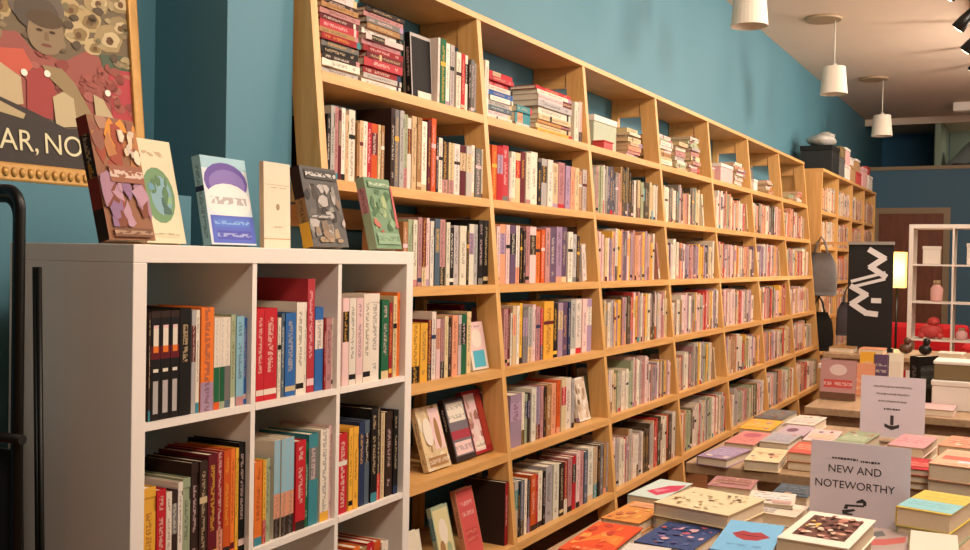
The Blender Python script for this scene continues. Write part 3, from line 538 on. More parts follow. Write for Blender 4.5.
pp([(0, 62), (24, 58), (32, 74), (22, 84), (0, 78)], 'c4604c', 8); pp([(26, 80), (44, 70), (52, 96), (46, 122), (24, 122)], 'a04844', 8)
pp([(40, 70), (58, 70), (70, 82), (88, 116), (70, 122), (58, 92), (44, 80)], '97825f', 12)
pp([(0, 74), (20, 86), (21, 112), (0, 116)], 'c0ac86', 12); pp([(48, 100), (58, 93), (68, 98), (70, 126), (50, 130)], 'c0ae88', 13); pp([(88, 90), (98, 94), (108, 112), (108, 122), (90, 122)], 'bca982', 13)
for a, b in ((23, 81), (44, 78), (103, 86)): el(a, b, 3, 3.4, 'efe6d4', 14)
pp([(-200, 104), (0, 108), (30, 118), (60, 130), (90, 124), (132, 118), (133, 172), (-200, 172)], '453d38', 15)
pp([(-60, 100), (0, 112), (22, 121), (20, 126), (-60, 112)], 'b8a47c', 16)
q_ = random.Random(12)
for _ in range(70): el(q_.uniform(-20, 128), q_.uniform(-20, 54), q_.uniform(2, 6), q_.uniform(2, 6), q_.choice(['8a7a5c', '6a5a44', 'a89670', '5e5040', '7a7052']), 7, 8, .2)
for _ in range(60): el(q_.uniform(-20, 130), q_.uniform(58, 104), q_.uniform(2, 7), q_.uniform(2, 7), q_.choice(['a05a50', '8c4a42', 'a8645a', '94564a', 'b06a5c']), 7, 8, .2)
pm.obj('print', M['book'], pf)
og = MB()
for i in range(34): og.ellipsoid((.001, -pw/2+.03+i*.0243, .024), (.006, .009, .013), 8, 5)
og.obj('frame_ornament', M['gold'], pf)
TV = Matrix(((0, 0, 1, 0), (1, 0, 0, 0), (0, 1, 0, 0), (0, 0, 0, 1)))
for txt, px in (('AR,', 15), ('NO', 55)): lettering('poster_lettering', txt, .078, M['cream'], pf, Tr((x+.008, *mp_(px, 148))) @ TV)

# ------------------------------------------------------------------ folded black stand beside the white case
sr = empty('folding_stand', (-1.805, 1.3, 0)); tag(sr, 'black tubular folding stand at the end of the white bookcase', 'stand')
def arch(xa, xb, y, ztop, r, zb=0.0, c=.04):
    pts = [(xa, y, zb), (xa, y, ztop-c)]+[(xa+c-c*math.cos(PI/2*i/6), y, ztop-c+c*math.sin(PI/2*i/6)) for i in range(1, 7)]
    pts += [(xb-c+c*math.sin(PI/2*i/6), y, ztop-c+c*math.cos(PI/2*i/6)) for i in range(7)]+[(xb, y, zb)]
    return MB().tube(pts, r, 10)
arch(-.27, .03, .0, 1.575, .011).obj('outer_tube', M['black'], sr); arch(-.245, -.025, .035, 1.56, .009).obj('inner_tube', M['black'], sr)
for xx in (-.005, .048, .06): MB().tube([(xx+.008, .05, 0), (xx-.03, .045, 1.42)], .0055, 8).obj('thin_rod', M['black'], sr)
MB().tube([(-.27, -.012, 1.075), (.062, -.012, 1.08)], .01).obj('crossbar', M['black'], sr)
B((-.255, .005, .3), (.012, .015, 1.05)).obj('folded_seat', M['blackc'], sr)
for xx in (-.27, .03): MB().tube([(xx, 0, 0), (xx, 0, .04)], .016).obj('rubber_foot', M['black'], sr)

# ------------------------------------------------------------------ tables
TZ = .77
def table(x0, x1, y0, y1, label, z=TZ, box=None, mat='tablew'):
    o = empty('display_table', ((x0+x1)/2, (y0+y1)/2, 0)); w, d = (x1-x0)/2, (y1-y0)/2
    B((-w, -d, z-.035), (w, d, z)).obj('tabletop', M[mat], o, .003)
    B((-w+.06, -d+.06, z-.1), (w-.06, d-.06, z-.0355)).obj('apron', M[mat], o)
    for a in (-1, 1):
        for b in (-1, 1): B((a*(w-.09)-.03, b*(d-.09)-.03, 0), (a*(w-.09)+.03, b*(d-.09)+.03, z-.1005)).obj('leg', M[mat], o)
    if box:
        B((-w-.14, -d+.06, .47), (w-.1, d-.12, .5)).obj('lower_shelf', M['tablew'], o)
        B((-w+.05, -d+.11, 0.1), (w-.1, d-.12, .13)).obj('lower_shelf', M['plinth'], o)
        B((-w+.06, -d+.1, .13), (-w+.09, d-.1, z-.1)).obj('end_panel', M['plinth'], o)
    return tag(o, label, 'table')
table(-1.0, 1.0, 1.45, 2.98, 'wooden display table nearest the viewer, covered with books')
table(-1.04, 1.0, 3.33, 4.45, 'wooden display table behind the new and noteworthy sign', box=1)
table(-.97, 1.0, 4.97, 5.95, 'third wooden display table behind the sign with the arrow', box=1)
table(-1.45, 1.0, 8.1, 8.9, 'far wooden table carrying the black banner')

def flat(corners, zt, n, c, art, label, under='wlTgPcd', t=None, spine=None, lbs=None, grow=1.0, zb=TZ, name='book', place=''):
    """book lying face up; corners NL, NR, FR, FL are where the photo shows its top face at height zt; n books below it reach down to the table"""
    q = [onplane(px, py, 2, zt) for px, py in corners]; cen = sum(q, Vector())/4
    r = ((q[1]-q[0])+(q[2]-q[3]))/2; f = ((q[3]-q[0])+(q[2]-q[1]))/2; w, h = r.length*grow, f.length*grow
    yaw = math.atan2(r.y, r.x)*.5+(math.atan2(f.y, f.x)-PI/2)*.5
    if art and len(art) <= 2: art = [art[0]]+busy(9, ['b8604a', 'd8b088', '7a6a84', 'c89a7a', 'a08078', 'd8c8b4', '8a4a44'], .08, .1, .92, .9, (.05, .14), int(corners[0][0]))+art
    0 and print('FLAT', label[:40], round(w, 3), round(h, 3), round(math.degrees(yaw)), 'c', [round(a, 2) for a in cen])
    w = min(max(w, .105), .3)*.95; h = min(max(h, .15), .3)*.95
    tot = zt-zb-.0006; ts = [tot/(n+1)]*(n+1); z = zb+.0006
    for i in range(n+1):
        tt = ts[i]-.0006; top = i == n; ww, hh, ya = (w, h, yaw) if top else (w*R.uniform(.95, 1), h*R.uniform(.95, 1), yaw+R.uniform(-.01, .01))
        mw = Tr((cen.x, cen.y, z+tt/2)) @ Rz(ya) @ FLAT @ Tr((ww/2, 0, -hh/2))
        cc = c if top else R.choice(under)
        c2 = (jit(PAL[cc], .05) if isinstance(cc, str) else cc)
        lb = label if top else (f'{CN[cc] if isinstance(cc, str) else "plain"} book {ORD[n-i]} below the {place or label}')
        book(mw, tt, hh, ww, c2, None, art if top else None, lb, group=('books under the '+(place or label)) if not top else None, name=name); z += tt+.0006
Q = lambda *a: ('q', *a)
E_ = lambda *a: ('e', *a)
# nearest table
flat([(704, 550), (772, 556), (786, 526), (733, 518)], .875, 2, L('6fa6cc'), [Q(0, 0, 1, 1, L('77b0d4')), ('p', [(.18, .56), (.35, .68), (.5, .64), (.66, .68), (.86, .54), (.66, .4), (.45, .38), (.3, .44)], L('a03a40')), ('p', [(.2, .56), (.5, .55), (.84, .54), (.5, .52)], L('5c1c24')), Q(.2, .14, .8, .28, L('77b0d4'), L('48688a'))],
     'sky blue book with a pair of red lips on its cover', under='wpu', place='sky blue book with red lips')
flat([(779, 538), (848, 550), (880, 520), (806, 509)], .885, 2, L('e4d6c4'), [Q(0, 0, 1, 1, L('e8dcca')), Q(.12, .17, .87, .88, L('6a4438'))]+busy(60, ['c89a80', '8a5048', 'd8b060', '5a3830', 'b87868', '4a302c', 'd0a890', 'a06058', 'e0c8b0'], .12, .17, .87, .88, (.03, .08), 31),
     'white hardback framing a busy collage of small portraits', under='ppP', place='white hardback with portraits')
flat([(663, 503), (734, 518), (757, 500), (690, 483)], .84, 1, L('d6c096'), [Q(0, 0, 1, 1, L('d8c6a0'))]+busy(40, ['8a6a44', 'b0925c', '5a4a34', 'e6d8b8', '9a8058'], .06, .08, .95, .92, (.02, .055), 32),
     'cream book strewn with dark spots on its cover', under='wl', place='cream book with dark spots')
flat([(634, 494), (665, 502), (689, 482), (655, 478)], .80, 0, L('b8c8c0'), [Q(0, 0, 1, 1, L('c0ccc4')), ('p', [(.25, .3), (.7, .15), (1, .5), (.95, .85), (.55, .7)], L('c0405a')), ('p', [(.35, .4), (.6, .3), (.75, .55)], L('d88090'))],
     'pale green paperback with a crimson swoosh beside the cream spotted book')
flat([(604, 517), (642, 526), (667, 505), (631, 500)], .80, 0, L('d08a48'), [Q(0, 0, 1, 1, L('d08a48')), *busy(16, ['d8a050', 'e0b068', 'b86a40', 'c87848'], .05, .08, .95, .95, (.06, .14), 35), Q(.1, .72, .9, .95, L('d49a70'), L('b86a48'))],
     'light orange paperback between the red orange one and the pale green one')
flat([(554, 549), (612, 557), (641, 527), (600, 520)], .80, 0, L('d2491f'), [Q(0, 0, 1, 1, L('d4502a')), ('p', [(.05, .2), (.5, .45), (.95, .3), (.9, .6), (.4, .65)], L('e07a35')), *busy(14, ['c83a22', 'e0703a', 'b8402a', 'e89048'], .05, .2, .95, .95, (.06, .14), 34), Q(.2, .04, .8, .16, L('d4502a'), L('e8c080'))],
     'red orange paperback at the aisle corner of the nearest table')
flat([(639, 541), (697, 554), (716, 529), (664, 519)], .80, 0, L('3c4a74'), [Q(0, 0, 1, 1, L('3c4a74'))]+busy(34, ['b0586a', '8a6a94', 'c8a0a8', '4c4a78', 'c05a50', '2c3a60', '5a6894'], .06, .08, .95, .95, (.04, .1), 33),
     'navy paperback with a pink floral pattern in front of the spotted book')
flat([(606, 566), (654, 573), (668, 548), (628, 541)], .80, 0, L('cfc6bc'), [Q(0, 0, 1, 1, L('cfc6bc')), Q(.1, .12, .9, .5, L('cfc6bc'), L('201c1c'))]+[Q(.06, .03, .94, .1, L('5a2a2a'))],
     'off-white paperback with heavy black title THE beside the navy one')
flat([(741, 507), (800, 516), (806, 509), (748, 498)], .80, 0, 'w', [Q(.05, .1, .6, .9, L('b8b0a8'), L('5a5450'))], 'white magazine under the fanned booklet near the spotted book')
flat([(744, 501), (792, 505), (800, 494), (752, 490)], .812, 0, 'w', [Q(.1, .3, .9, .8, L('d8d0c8'), L('6a5a5a')), Q(.55, .05, .95, .3, L('c09a90'))], 'white fanned booklet lying by the spotted book', zb=.8012)
flat([(772, 493), (810, 498), (816, 487), (780, 482)], .81, 0, 'u', [Q(.1, .2, .9, .8, L('4a5058'), L('8a9098'))], 'slate grey book at the back edge of the nearest table')
flat([(705, 484), (752, 489), (760, 480), (716, 476)], .80, 0, 'p', [Q(.1, .3, .9, .8, L('8a5a50'), L('c8a090'))], 'dusty brown paperback at the back edge of the nearest table')
flat([(906, 507), (959, 518), (969, 497), (916, 487)], .865, 1, L('c9b04a'), [Q(0, .52, 1, 1, L('d0b654')), Q(0, .05, 1, .5, L('88bcc0')), Q(.1, .2, .9, .42, L('88bcc0'), L('5a8a94')), Q(.1, .62, .9, .9, L('d0b654'), L('a08a30'))],
     'thick yellow and turquoise hardback on a stack beside the noteworthy sign', under='we', place='yellow and turquoise hardback')
flat([(859, 551), (895, 554), (911, 531), (874, 527)], .80, 0, L('a89088'), [Q(0, 0, 1, 1, L('a8948c')), ('p', [(.1, .2), (.5, .3), (.95, .5), (.95, .75), (.5, .55), (.1, .45)], L('b8605a')), ('p', [(.05, .7), (.4, .9), (.5, .7), (.2, .55)], L('6a6a68'))],
     'grey and red paperback in front of the noteworthy sign')
flat([(922, 556), (942, 558), (944, 533), (928, 531)], .83, 0, 'w', None, 'small white block of notepaper at the corner by the yellow hardback', name='notepad')
# second table
flat([(702, 456), (735, 461), (743, 449), (720, 444)], .80, 0, 'V', [Q(.1, .2, .9, .8, L('9a86a0'), L('c8b8c8'))], 'lilac paperback at the aisle corner of the second table')
flat([(729, 443), (759, 446), (768, 433), (740, 429)], .81, 0, 's', [Q(0, 0, 1, 1, L('c98078')), Q(.1, .15, .9, .5, L('c07068'), L('e0b0a0')), E_(.5, .7, .3, .18, L('b05a68'))], 'salmon pink paperback on the second table behind the lilac one')
flat([(743, 460), (783, 463), (787, 450), (756, 446)], .805, 0, L('dcc49a'), [Q(.1, .6, .9, .85, L('dcc49a'), L('c0a070'))], 'plain cream paperback at the edge of the second table')
flat([(762, 441), (792, 445), (800, 434), (771, 431)], .815, 1, 'l', [Q(.1, .2, .9, .8, L('a8a0a8'), L('7a7480'))], 'grey lilac paperback behind the plain cream one', under='w', place='grey lilac paperback')
flat([(788, 452), (822, 456), (828, 444), (797, 441)], .83, 1, 's', [Q(0, 0, 1, 1, L('c0584a')), Q(.1, .3, .9, .8, L('c86a50'), L('e8c0a0'))], 'brick red paperback on a stack left of the noteworthy sign', under='TT', place='brick red paperback')
flat([(738, 428), (772, 431), (784, 421), (752, 418)], .81, 0, 'y', [Q(.1, .2, .9, .5, L('d8a040'), L('e8c890'))], 'mustard yellow paperback at the aisle edge of the second table')
flat([(745, 440), (768, 443), (790, 430), (768, 427)], .805, 0, 'x', [Q(0, 0, 1, 1, L('b05a70')), Q(.1, .3, .9, .7, L('b05a70'), L('d8a0b0'))], 'raspberry paperback behind the salmon pink one') if False else None
flat([(776, 434), (806, 437), (814, 427), (786, 424)], .81, 0, 'V', [Q(0, 0, 1, 1, L('b8a0a8')), E_(.4, .5, .2, .2, L('7a5060'))], 'pinkish grey paperback at the middle of the second table')
flat([(802, 440), (836, 443), (842, 431), (812, 428)], .82, 0, 'P', [Q(.1, .2, .9, .6, L('d8b8a0'), L('b07058'))], 'pale peach paperback behind the brick red one')
flat([(786, 423), (816, 426), (826, 417), (798, 414)], .81, 0, 'w', [Q(.1, .2, .9, .6, L('d0c4b8'), L('7a6a60'))], 'off-white paperback at the back edge of the second table')
flat([(756, 417), (785, 420), (796, 411), (768, 408)], .80, 0, 'g', [Q(.1, .2, .9, .6, L('6a6058'), L('b0a090'))], 'dark grey paperback at the far aisle corner of the second table')
flat([(836, 442), (868, 446), (876, 433), (846, 429)], .845, 1, 'e', [Q(.1, .2, .9, .6, L('a8b090'), L('7a8468'))], 'pale green paperback behind the noteworthy sign', under='wc', place='pale green paperback behind the sign')
flat([(890, 445), (928, 450), (936, 437), (900, 433)], .835, 1, 'P', [Q(0, 0, 1, 1, L('c89090')), Q(.1, .3, .9, .7, L('c07880'), L('e8d0c8'))], 'pink paperback below the arrow sign', under='wp', place='pink paperback below the arrow sign')
flat([(906, 468), (934, 471), (940, 460), (914, 457)], .835, 2, 'r', [Q(.05, .2, .95, .6, L('c04a40'), L('e0a090'))], 'small red paperback on a stack beside the noteworthy sign', under='wPT', place='small red paperback')
flat([(935, 465), (990, 472), (994, 454), (941, 446)], .87, 1, L('d49a78'), [Q(0, 0, 1, 1, L('d8a888')), Q(.1, .35, .95, .6, L('cf6450')), Q(.45, .22, .95, .34, L('d8d0d8'), L('6a78a8')), Q(.05, .02, .95, .18, L('d8a888'), L('8a5a40')), Q(.1, .7, .9, .92, L('d8a888'), L('b87858'))],
     'big peach and red hardback on a stack at the end of the second table', under='ww', place='big peach hardback')
flat([(942, 445), (990, 451), (993, 440), (947, 434)], .86, 1, 's', [Q(.1, .3, .9, .8, L('c8785c'), L('e8d0b0'))], 'terracotta paperback behind the big peach hardback', under='wc', place='terracotta paperback behind the peach hardback')
flat([(722, 462), (741, 465), (750, 456), (737, 453)], .79, 0, 'V', None, 'thin lilac booklet') if False else None
# third table
flat([(752+62, 401), (846, 404), (852, 395), (824, 392)], .80, 0, 'w', None, 'white paperback under the pink display on the third table') if False else None

def upright_y(cx_px, y, w, h, t, c, art, label, z=TZ, lean=.12, name='book'):
    """standing with the front cover towards the viewer (-Y), leaning back"""
    xx = along((0, y, z+h/2), Vector((1, 0, 0)), cx_px)
    mw = Tr((xx, y, z+t/2*math.sin(lean)+.001)) @ Rx(-lean) @ Rz(PI) @ Tr((w/2, 0, 0))
    return book(mw, t, h, w, c, None, art, label, name=name)
Y3 = 5.3
upright_y(838, Y3, .17, .2, .03, 'p', [Q(0, 0, 1, 1, L('b88a86')), E_(.5, .75, .25, .14, L('d8c0b8')), Q(.1, .3, .9, .5, L('c0504a'), L('e8d0c8')), Q(0, 0, 1, .18, L('6a4a38'))], 'dusty pink book standing up at the aisle end of the third table', z=TZ)
upright_y(861, Y3+.25, .13, .17, .02, 's', [Q(.1, .1, .9, .6, L('d89070'), L('f0d8b0'))], 'small peach book standing behind the arrow sign', z=TZ)
carton('storage_box', (along((0, 5.8, .9), Vector((1, 0, 0)), 841), 5.8, TZ+.001), (.2, .2, .14), cb_['t'], 'tan card box behind the standing books on the third table', tape=cb_['w'])
for i, (px, c, h) in enumerate([(867, 'y', .15), (881, 'v', .14), (895, 'w', .15)]):
    upright_y(px, 5.8, .078, h+.06, .02, c, [Q(.15, .3, .85, .8, PAL[c], PAL['w'])], ['yellow', 'purple', 'white'][i]+' small book standing at the back of the third table', z=TZ, lean=.1)
xx = along((0, 5.4, .9), Vector((1, 0, 0)), 914)
o = book(Tr((xx, 5.4, TZ+.001)) @ Rz(-PI/2-.5) @ Tr((.0, 0, 0)), .05, .235, .16, 'k', [(0, .2, PAL['k'], PAL['l']), (.2, .8, PAL['k'], PAL['g']), (.8, 1, PAL['k'], None)], [Q(.1, .3, .9, .8, L('3a3a36'), L('6a6a64'))], 'black hardback standing upright behind the arrow sign')
bx = along((0, 5.35, .9), Vector((1, 0, 0)), 968)
carton('display_box', (bx, 5.35, TZ+.001), (.3, .22, .14), cb_['w'], 'white card box under the olive one on the third table', tape=cb_['w'])
carton('display_box', (bx, 5.37, TZ+.142), (.29, .2, .09), cb_['o'], 'olive brown box stacked on the white one', tape=cb_['w'])
for i, (a, b, c) in enumerate([(-.62, 5.15, 'w'), (-.4, 5.13, 'P'), (-.1, 5.12, 's'), (.15, 5.14, 'c')]):
    book(Tr((a, b, TZ+.0006+.015)) @ FLAT @ Tr((.08, 0, -.11)), .03, .22, .16, c, None, [Q(.1, .2, .9, .6, PAL[c], PAL['T'])], f'{CN[c]} paperback lying flat, {ORD[i]} along the front of the third table') if i in (0, 1) else None

# ------------------------------------------------------------------ paper signs
def sign(x0, x1, y, zb, zt, label, build):
    o = empty('table_sign', ((x0+x1)/2, y, zb)); w, h = (x1-x0), zt-zb; o.rotation_euler = (-.06, 0, 0)
    B((-w/2, -.002, 0), (w/2, .002, h)).obj('sign_sheet', M['paper'], o)
    B((-w/2, -.002, -.004), (w/2, .08, -.0005)).obj('holder_foot', M['acryl'], o)
    build(o, w, h); return tag(o, label, 'sign')
FS = Matrix(((1, 0, 0, 0), (0, 0, -1, 0), (0, 1, 0, 0), (0, 0, 0, 1)))
def marks(o, z, x0, x1, hgt, seed, name='small_print'):
    m = MB(); q = random.Random(seed); x = x0
    while x < x1:
        w = q.uniform(.003, .008); m.box((x, -.0028, z-hgt/2*q.uniform(.6, 1)), (min(x+w, x1), -.0021, z+hgt/2*q.uniform(.6, 1))); x += w+q.uniform(.0012, .0025)
    m.obj(name, M['steel'] if name == 'faint_print' else M['ink'], o)
def s1(o, w, h):
    marks(o, h*.80, -w*.28, -w*.02, .006, 3); marks(o, h*.785, w*.01, w*.2, .006, 4)
    lettering('sign_lettering', 'NEW AND', .028, M['ink'], o, Tr((-.012, -.0024, h*.665)) @ FS); lettering('sign_lettering', 'NOTEWORTHY', .028, M['ink'], o, Tr((-.012, -.0024, h*.475)) @ FS)
    m = MB()     # curling arrow
    for pts in ([(.006, .3), (.02, .335), (.022, .285), (.004, .275)], [(.02, .335), (.03, .3), (.03, .25), (.022, .26)], [(-.02, .245), (.026, .258), (.024, .235), (-.018, .222)], [(-.022, .245), (-.026, .19), (-.017, .19), (-.014, .235)], [(-.03, .17), (.0, .2), (.004, .18), (-.018, .14)], [(-.03, .17), (-.018, .14), (-.002, .14), (-.004, .12), (-.028, .12)]):
        m.poly([(a-.01, -.0026, b*h) for a, b in pts])
    m.obj('printed_arrow', M['ink'], o)
def s2(o, w, h):
    for i, (z, a, b) in enumerate([(.83, -.3, .3), (.71, -.25, .26), (.59, -.22, .22), (.46, -.13, .12)]): marks(o, h*z, a*w, b*w, .007, 10+i, 'faint_print' if i < 3 else 'small_print')
    m = MB(); m.poly([(-.006, -.0026, h*.36), (-.006, -.0026, h*.2), (.006, -.0026, h*.2), (.006, -.0026, h*.36)]); m.poly([(-.027, -.0026, h*.22), (-.026, -.0026, h*.165), (-.002, -.0026, h*.12), (.002, -.0026, h*.12), (.026, -.0026, h*.165), (.027, -.0026, h*.22), (.008, -.0026, h*.19), (-.008, -.0026, h*.19)])
    m.obj('printed_arrow', M['ink'], o)
sign(-.518, -.272, 2.75, .776, .988, 'white paper sign reading new and noteworthy standing on the nearest table', s1)
sign(-.59, -.36, 4.1, .80, 1.03, 'white paper sign with a black down arrow on the second table', s2)

# ------------------------------------------------------------------ far end: banner, lamp, white cubes, red chair
bn = empty('banner', (-1.17, 8.5, TZ+.001)); tag(bn, 'black tabletop banner with a silver zigzag logo', 'banner')
B((-.17, -.002, .03), (.17, .002, .85)).obj('banner_cloth', M['blackc'], bn); B((-.175, -.012, .85), (.175, .012, .875)).obj('top_bar', M['steel'], bn); B((-.18, -.04, 0), (.18, .04, .03)).obj('base', M['black'], bn)
lg = MB()
def strip(pts, wd, y=-.004):
    for (a, b), (c, d_) in zip(pts, pts[1:]):
        dx, dz = c-a, d_-b; l_ = math.hypot(dx, dz); nx, nz = -dz/l_*wd/2, dx/l_*wd/2; ex, ez = dx/l_*wd*.3, dz/l_*wd*.3
        lg.box((0, 0, 0), (1, 1, 1), mat=Matrix(((c-a+2*ex, 0, 2*nx, a-ex-nx), (0, .0015, 0, y), (d_-b+2*ez, 0, 2*nz, b-ez-nz), (0, 0, 0, 1))))
def zig(pts, wd, y0):
    for j in range(len(pts)-1): strip(pts[j:j+2], wd, y0-.0003*j)
zig([(-.007, .807), (.1, .743), (-.0, .672), (.11, .6)], .044, -.0036); zig([(-.14, .512), (-.03, .45), (-.135, .375), (-.028, .304), (.05, .297)], .044, -.0036)
for i, (a, b) in enumerate(((.555, .628), (.508, .578))): strip([(-.14, a), (.105, b)], .024, -.006-.0003*i)
lg.box((.01, -.0066, .385), (.085, -.005, .425)); lg.obj('banner_logo', M['logo'], bn)
fl = empty('floor_lamp', (-1.28, 11.2, 0)); tag(fl, 'glowing yellow paper lantern floor lamp beside the white cubes', 'lamp')
B((-.085, -.085, 1.23), (.085, .085, 1.6)).obj('lamp_shade', M['lamp'], fl); MB().tube([(0, 0, .03), (0, 0, 1.23)], .012).obj('pole', M['black'], fl); MB().tube([(0, 0, 0), (0, 0, .03)], .13, 20).obj('base', M['black'], fl)
wc = empty('cube_bookcase', (-1.07, 10.2, 0)); tag(wc, 'white open cube shelf at the far end in front of the door', 'bookcase')
W5 = 4; ps = .351; tot = .076+.335*W5+.016*(W5-1); H5 = 1.85
B((0, 0, 0), (.038, .36, H5)).obj('side_panel', M['white'], wc); B((tot-.038, 0, 0), (tot, .36, H5)).obj('side_panel', M['white'], wc); B((.038, 0, H5-.038), (tot-.038, .36, H5)).obj('top_panel', M['white'], wc); B((.038, 0, 0), (tot-.038, .36, .07)).obj('base_panel', M['white'], wc)
wz = [H5-.038-.335-.351*i for i in range(5)]
for i in range(1, W5): B((.038+ps*i-.016, .002, .07), (.038+ps*i, .358, H5-.038)).obj('divider', M['white'], wc)
for z in wz[:4]:
    for i in range(W5): B((.038+ps*i, .001, z-.016), (.038+ps*i+.335, .359, z)).obj('shelf_panel', M['white'], wc)
def prop(i, r, dx, kind, size, mat, label):
    p = (-1.07+.038+ps*i+dx, 10.36, wz[r]+.001)
    if kind == 'box': return carton('gift_box', p, size, mat, label)
    if kind == 'jar':
        o = empty('jar', p); w, h = size[0]/2, size[2]; m = MB(); m.tube([(0, 0, 0), (0, 0, h*.1), (0, 0, h*.6), (0, 0, h*.8)], [w*.8, w, w, w*.5], 14).obj('jar_body', mat, o); MB().tube([(0, 0, h*.8), (0, 0, h)], w*.55, 12).obj('lid', M['trimb'], o); return tag(o, label, 'jar')
    o = empty('soft_toy', p); w, dd, h = size; MB().ellipsoid((0, 0, h*.35), (w/2, dd/2, h*.35), jit=.05).obj('toy_body', mat, o); MB().ellipsoid((w*.1, -.01, h*.8), (w*.28, w*.28, h*.22), jit=.04).obj('toy_head', mat, o)
    for s_ in (-1, 1): MB().ellipsoid((s_*w*.4, -dd*.3, h*.15), (w*.16, dd*.2, h*.14)).obj('toy_paw', mat, o)
    return tag(o, label, 'toy')
prop(0, 0, .15, 'box', (.15, .12, .17), cb_['w'], 'cream box in the top left cube of the far white shelf')
prop(1, 0, .17, 'box', (.14, .12, .2), cb_['w'], 'white box in the second cube of the far white shelf top row')
prop(0, 1, .2, 'jar', (.11, .1, .2), cb_['p'], 'pink jar in the left cube below the cream box')
prop(0, 2, .16, 'toy', (.2, .16, .2), cb_['r'], 'red plush toy in the left cube of the third row')
prop(1, 2, .24, 'box', (.16, .12, .13), cb_['g'], 'grey box in the third row of the far white shelf')
prop(1, 2, .07, 'jar', (.1, .1, .11), cb_['p'], 'short pink jar beside the grey box')
prop(0, 3, .14, 'toy', (.19, .16, .2), cb_['p'], 'pale pink plush toy in the left cube of the fourth row')
prop(1, 3, .15, 'toy', (.2, .14, .12), cb_['w'], 'cream plush toy in the fourth row beside the pink one')
ch = empty('armchair', (-1.1, 12.2, 0)); tag(ch, 'red upholstered armchair seen behind the far white shelf', 'armchair')
B((-.42, -.4, .2), (.42, .4, .46)).obj('seat', M['red'], ch, .04); B((-.44, .25, .46), (.44, .45, .8)).obj('backrest', M['red'], ch, .05)
for s_ in (-1, 1):
    B((s_*.48-.08, -.4, .2), (s_*.48+.08, .42, .62)).obj('armrest', M['red'], ch, .04)
    for yy in (-.33, .35): MB().tube([(s_*.42, yy, 0), (s_*.42, yy, .2)], .025).obj('leg', M['plinth'], ch)
# dark little figures at the foot of the banner
for i, (dx, c) in enumerate(((.28, M['plinth']), (.42, M['black']))):
    o = empty('figurine', (-1.17+dx, 8.45, TZ+.001)); MB().ellipsoid((0, 0, .04), (.05, .04, .04), jit=.06, seed=i).obj('figurine_body', c, o); MB().ellipsoid((0.01, 0, .1), (.028, .028, .03)).obj('figurine_head', c, o)
    tag(o, ['dark brown', 'black'][i]+' small figurine on the far table beside the banner', 'figurine')
for i, (dx, c) in enumerate(((-.16, 'T'), (.06, 's'), (.62, 'w'), (.85, 'P'))):
    book(Tr((-1.17+dx, 8.3, TZ+.0006+.02)) @ FLAT @ Tr((.09, 0, -.12)), .04, .24, .18, c, None, [Q(.1, .2, .9, .6, PAL[c], PAL['d'])], f'{CN[c]} hardback lying on the far table in front of the banner, {ORD[i]} in line')

# ------------------------------------------------------------------ ceiling things
def pendant(x, y, label, zb=3.03, h=.25, r0=.123, r1=.1):
    o = empty('pendant_lamp', (x, y, CZ)); z = zb-CZ
    m = MB(); n = 28
    for (ra, za), (rb, zc) in zip(((r0, z), (r1, z+h), (r1-.004, z+h), (r0-.004, z)), ((r1, z+h), (r1-.004, z+h), (r0-.004, z), (r0, z))):
        for k in range(n):
            a, b = 2*PI*k/n, 2*PI*(k+1)/n; m.poly([(ra*math.cos(a), ra*math.sin(a), za), (ra*math.cos(b), ra*math.sin(b), za), (rb*math.cos(b), rb*math.sin(b), zc), (rb*math.cos(a), rb*math.sin(a), zc)], smooth=False)
    m.obj('lamp_shade', M['fabric'], o)
    MB().tube([(0, 0, z+h*.75), (0, 0, z+h*1.12)], .022).obj('lamp_socket', M['cord'], o)
    MB().tube([(-r1, 0, z+h*.96), (r1, 0, z+h*.96)], .004, 6).obj('shade_spider', M['steel'], o)
    MB().tube([(0, 0, z+h), (0, 0, -.02)], .006, 8).obj('cord', M['cord'], o); MB().tube([(-.1, -.05, -.025), (-.1, -.05, 0)], [.16, .17], 24).obj('canopy_and_shadow', M['trimb'], o)  # tan disc is canopy plus ceiling shadow, the shade put into its colour
    tag(o, label, 'lamp', 'cream drum pendant lamps')
pendant(-1.72, 6.7, 'cream pendant lamp cut by the top of the photo, nearest of three'); pendant(-1.69, 9.67, 'cream pendant lamp hanging second in the row of three'); pendant(-1.70, 13.0, 'cream pendant lamp farthest of the three, before the loft')
tr_ = empty('track_light', (-.54, 9.4, CZ)); tag(tr_, 'black ceiling track with swivelling spotlights', 'lamp')
B((-.02, -1.6, -.03), (.02, 3.2, 0)).obj('track', M['black'], tr_)
for i, y in enumerate((-1.2, -.1, .9, 2.0, 2.9)):
    hd = MB().tube([(0, y, -.03), (0, y, -.14)], .01).obj('spot_stem', M['black'], tr_)
    MB().tube([(.03, y, -.12), (-.05, y+.03, -.2), (-.1, y+.05, -.26)], [.035, .05, .06], 14).obj('spot_head', M['black'], hd)
    MB().tube([(-.1, y+.05, -.26), (-.102, y+.051, -.262)], .045, 14).obj('spot_bulb', M['bulb'], hd)
ac = empty('ceiling_fixture', (-.78, 15.4, CZ)); tag(ac, 'white boxed strip light under the far ceiling', 'lamp')
B((-.3, -.15, -.12), (1.1, .15, -.0005)).obj('light_body', M['white'], ac, .01); B((-.26, -.1, -.125), (1.06, .1, -.1205)).obj('diffuser', M['fabric'], ac)
ds = MB(); g = []
for i in range(15):
    row = []
    for j in range(9):
        a, b = i/14*2-1, j/8*2-1; z = max(0, .42*(1-abs(a)**2.2))*(1-.75*abs(b)**3)+.05*math.sin(a*9+b*4)*(1-abs(a)); row.append(Vector((a*.62, b*.45, max(0.0, z*1.15))))
    g.append(row)
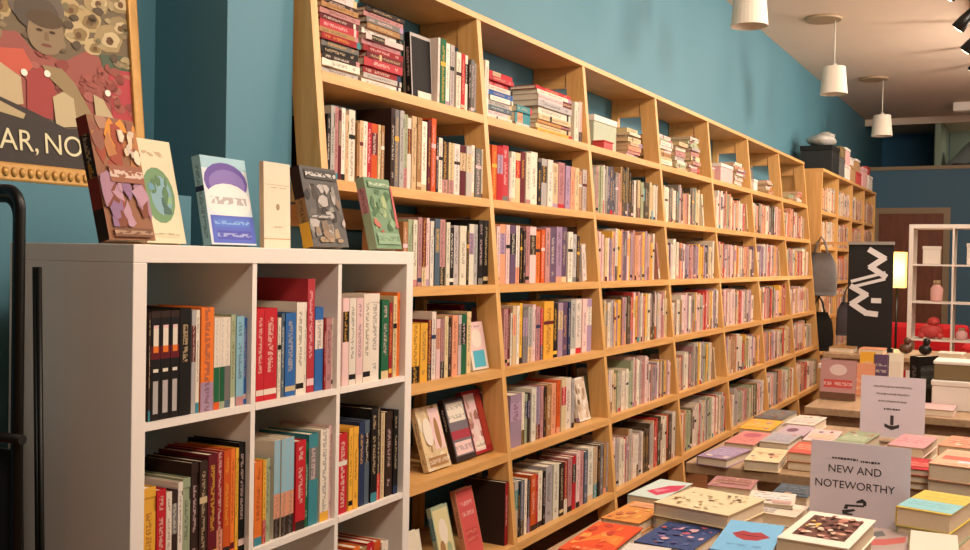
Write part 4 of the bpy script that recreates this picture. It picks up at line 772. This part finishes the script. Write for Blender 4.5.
for i in range(14):
    for j in range(8): ds.poly([g[i][j], g[i+1][j], g[i+1][j+1], g[i][j+1]], smooth=True)
o = ds.obj('dust_sheet', M['linen']); o.location = (-.74, FY+1.0, 2.986); tag(o, 'grey dust sheet over a heap in the loft', 'dust sheet')

# ------------------------------------------------------------------ light
def area(name, loc, target, power, size, col, sy=None):
    l = bpy.data.lights.new(name, 'AREA'); l.energy = power; l.shape = 'RECTANGLE'; l.size = size; l.size_y = sy or size; l.color = col
    o = bpy.data.objects.new(name, l); COL.objects.link(o); o.location = loc; o.rotation_euler = (Vector(target)-Vector(loc)).to_track_quat('-Z', 'Y').to_euler(); return o
WARM = (1, .85, .72)
for y, p in ((1.9, 60), (3.4, 80), (5.6, 90), (7.8, 100), (10.2, 100), (12.6, 45)):
    area('overhead_area_light', (.3, y, 3.62), (-1.9, y+.3, 1.2), p, .5, WARM, .9)
area('side_area_light', (2.6, 4.5, 2.2), (-2, 4.5, 1.2), 50, 2.0, (1, .95, .9), 5)  # broad soft area light from the right side
area('overhead_area_light', (.7, .3, 3.62), (-.2, 2.9, .9), 70, .5, WARM, .9)  # added fill aimed at the table signs, no fixture behind it
for y, p in ((3, 30), (7, 85), (11, 85)): area('added_ceiling_fill', (1.0, y, 2.9), (.2, y, 3.73), p, .5, WARM, 1.5)  # added upward fills that brighten the ceiling, no fixtures behind them
pl = bpy.data.lights.new('lantern_glow', 'POINT'); pl.energy = 12; pl.color = (1, .75, .4); pl.shadow_soft_size = .1; po = bpy.data.objects.new('lantern_glow', pl); COL.objects.link(po); po.location = (-1.28, 11.0, 1.42)
area('added_loft_fill', (-.3, FY+.9, 3.68), (-.3, FY+1, 3), 14, .4, WARM)  # added fill that lifts the green loft wall and dust sheet
w = bpy.data.worlds.new('world'); S.world = w; w.use_nodes = True; w.node_tree.nodes['Background'].inputs[0].default_value = (1, .9, .8, 1); w.node_tree.nodes['Background'].inputs[1].default_value = .08
S.view_settings.view_transform = 'Standard'; S.view_settings.look = 'None'; S.view_settings.exposure = -.12; S.view_settings.gamma = 1
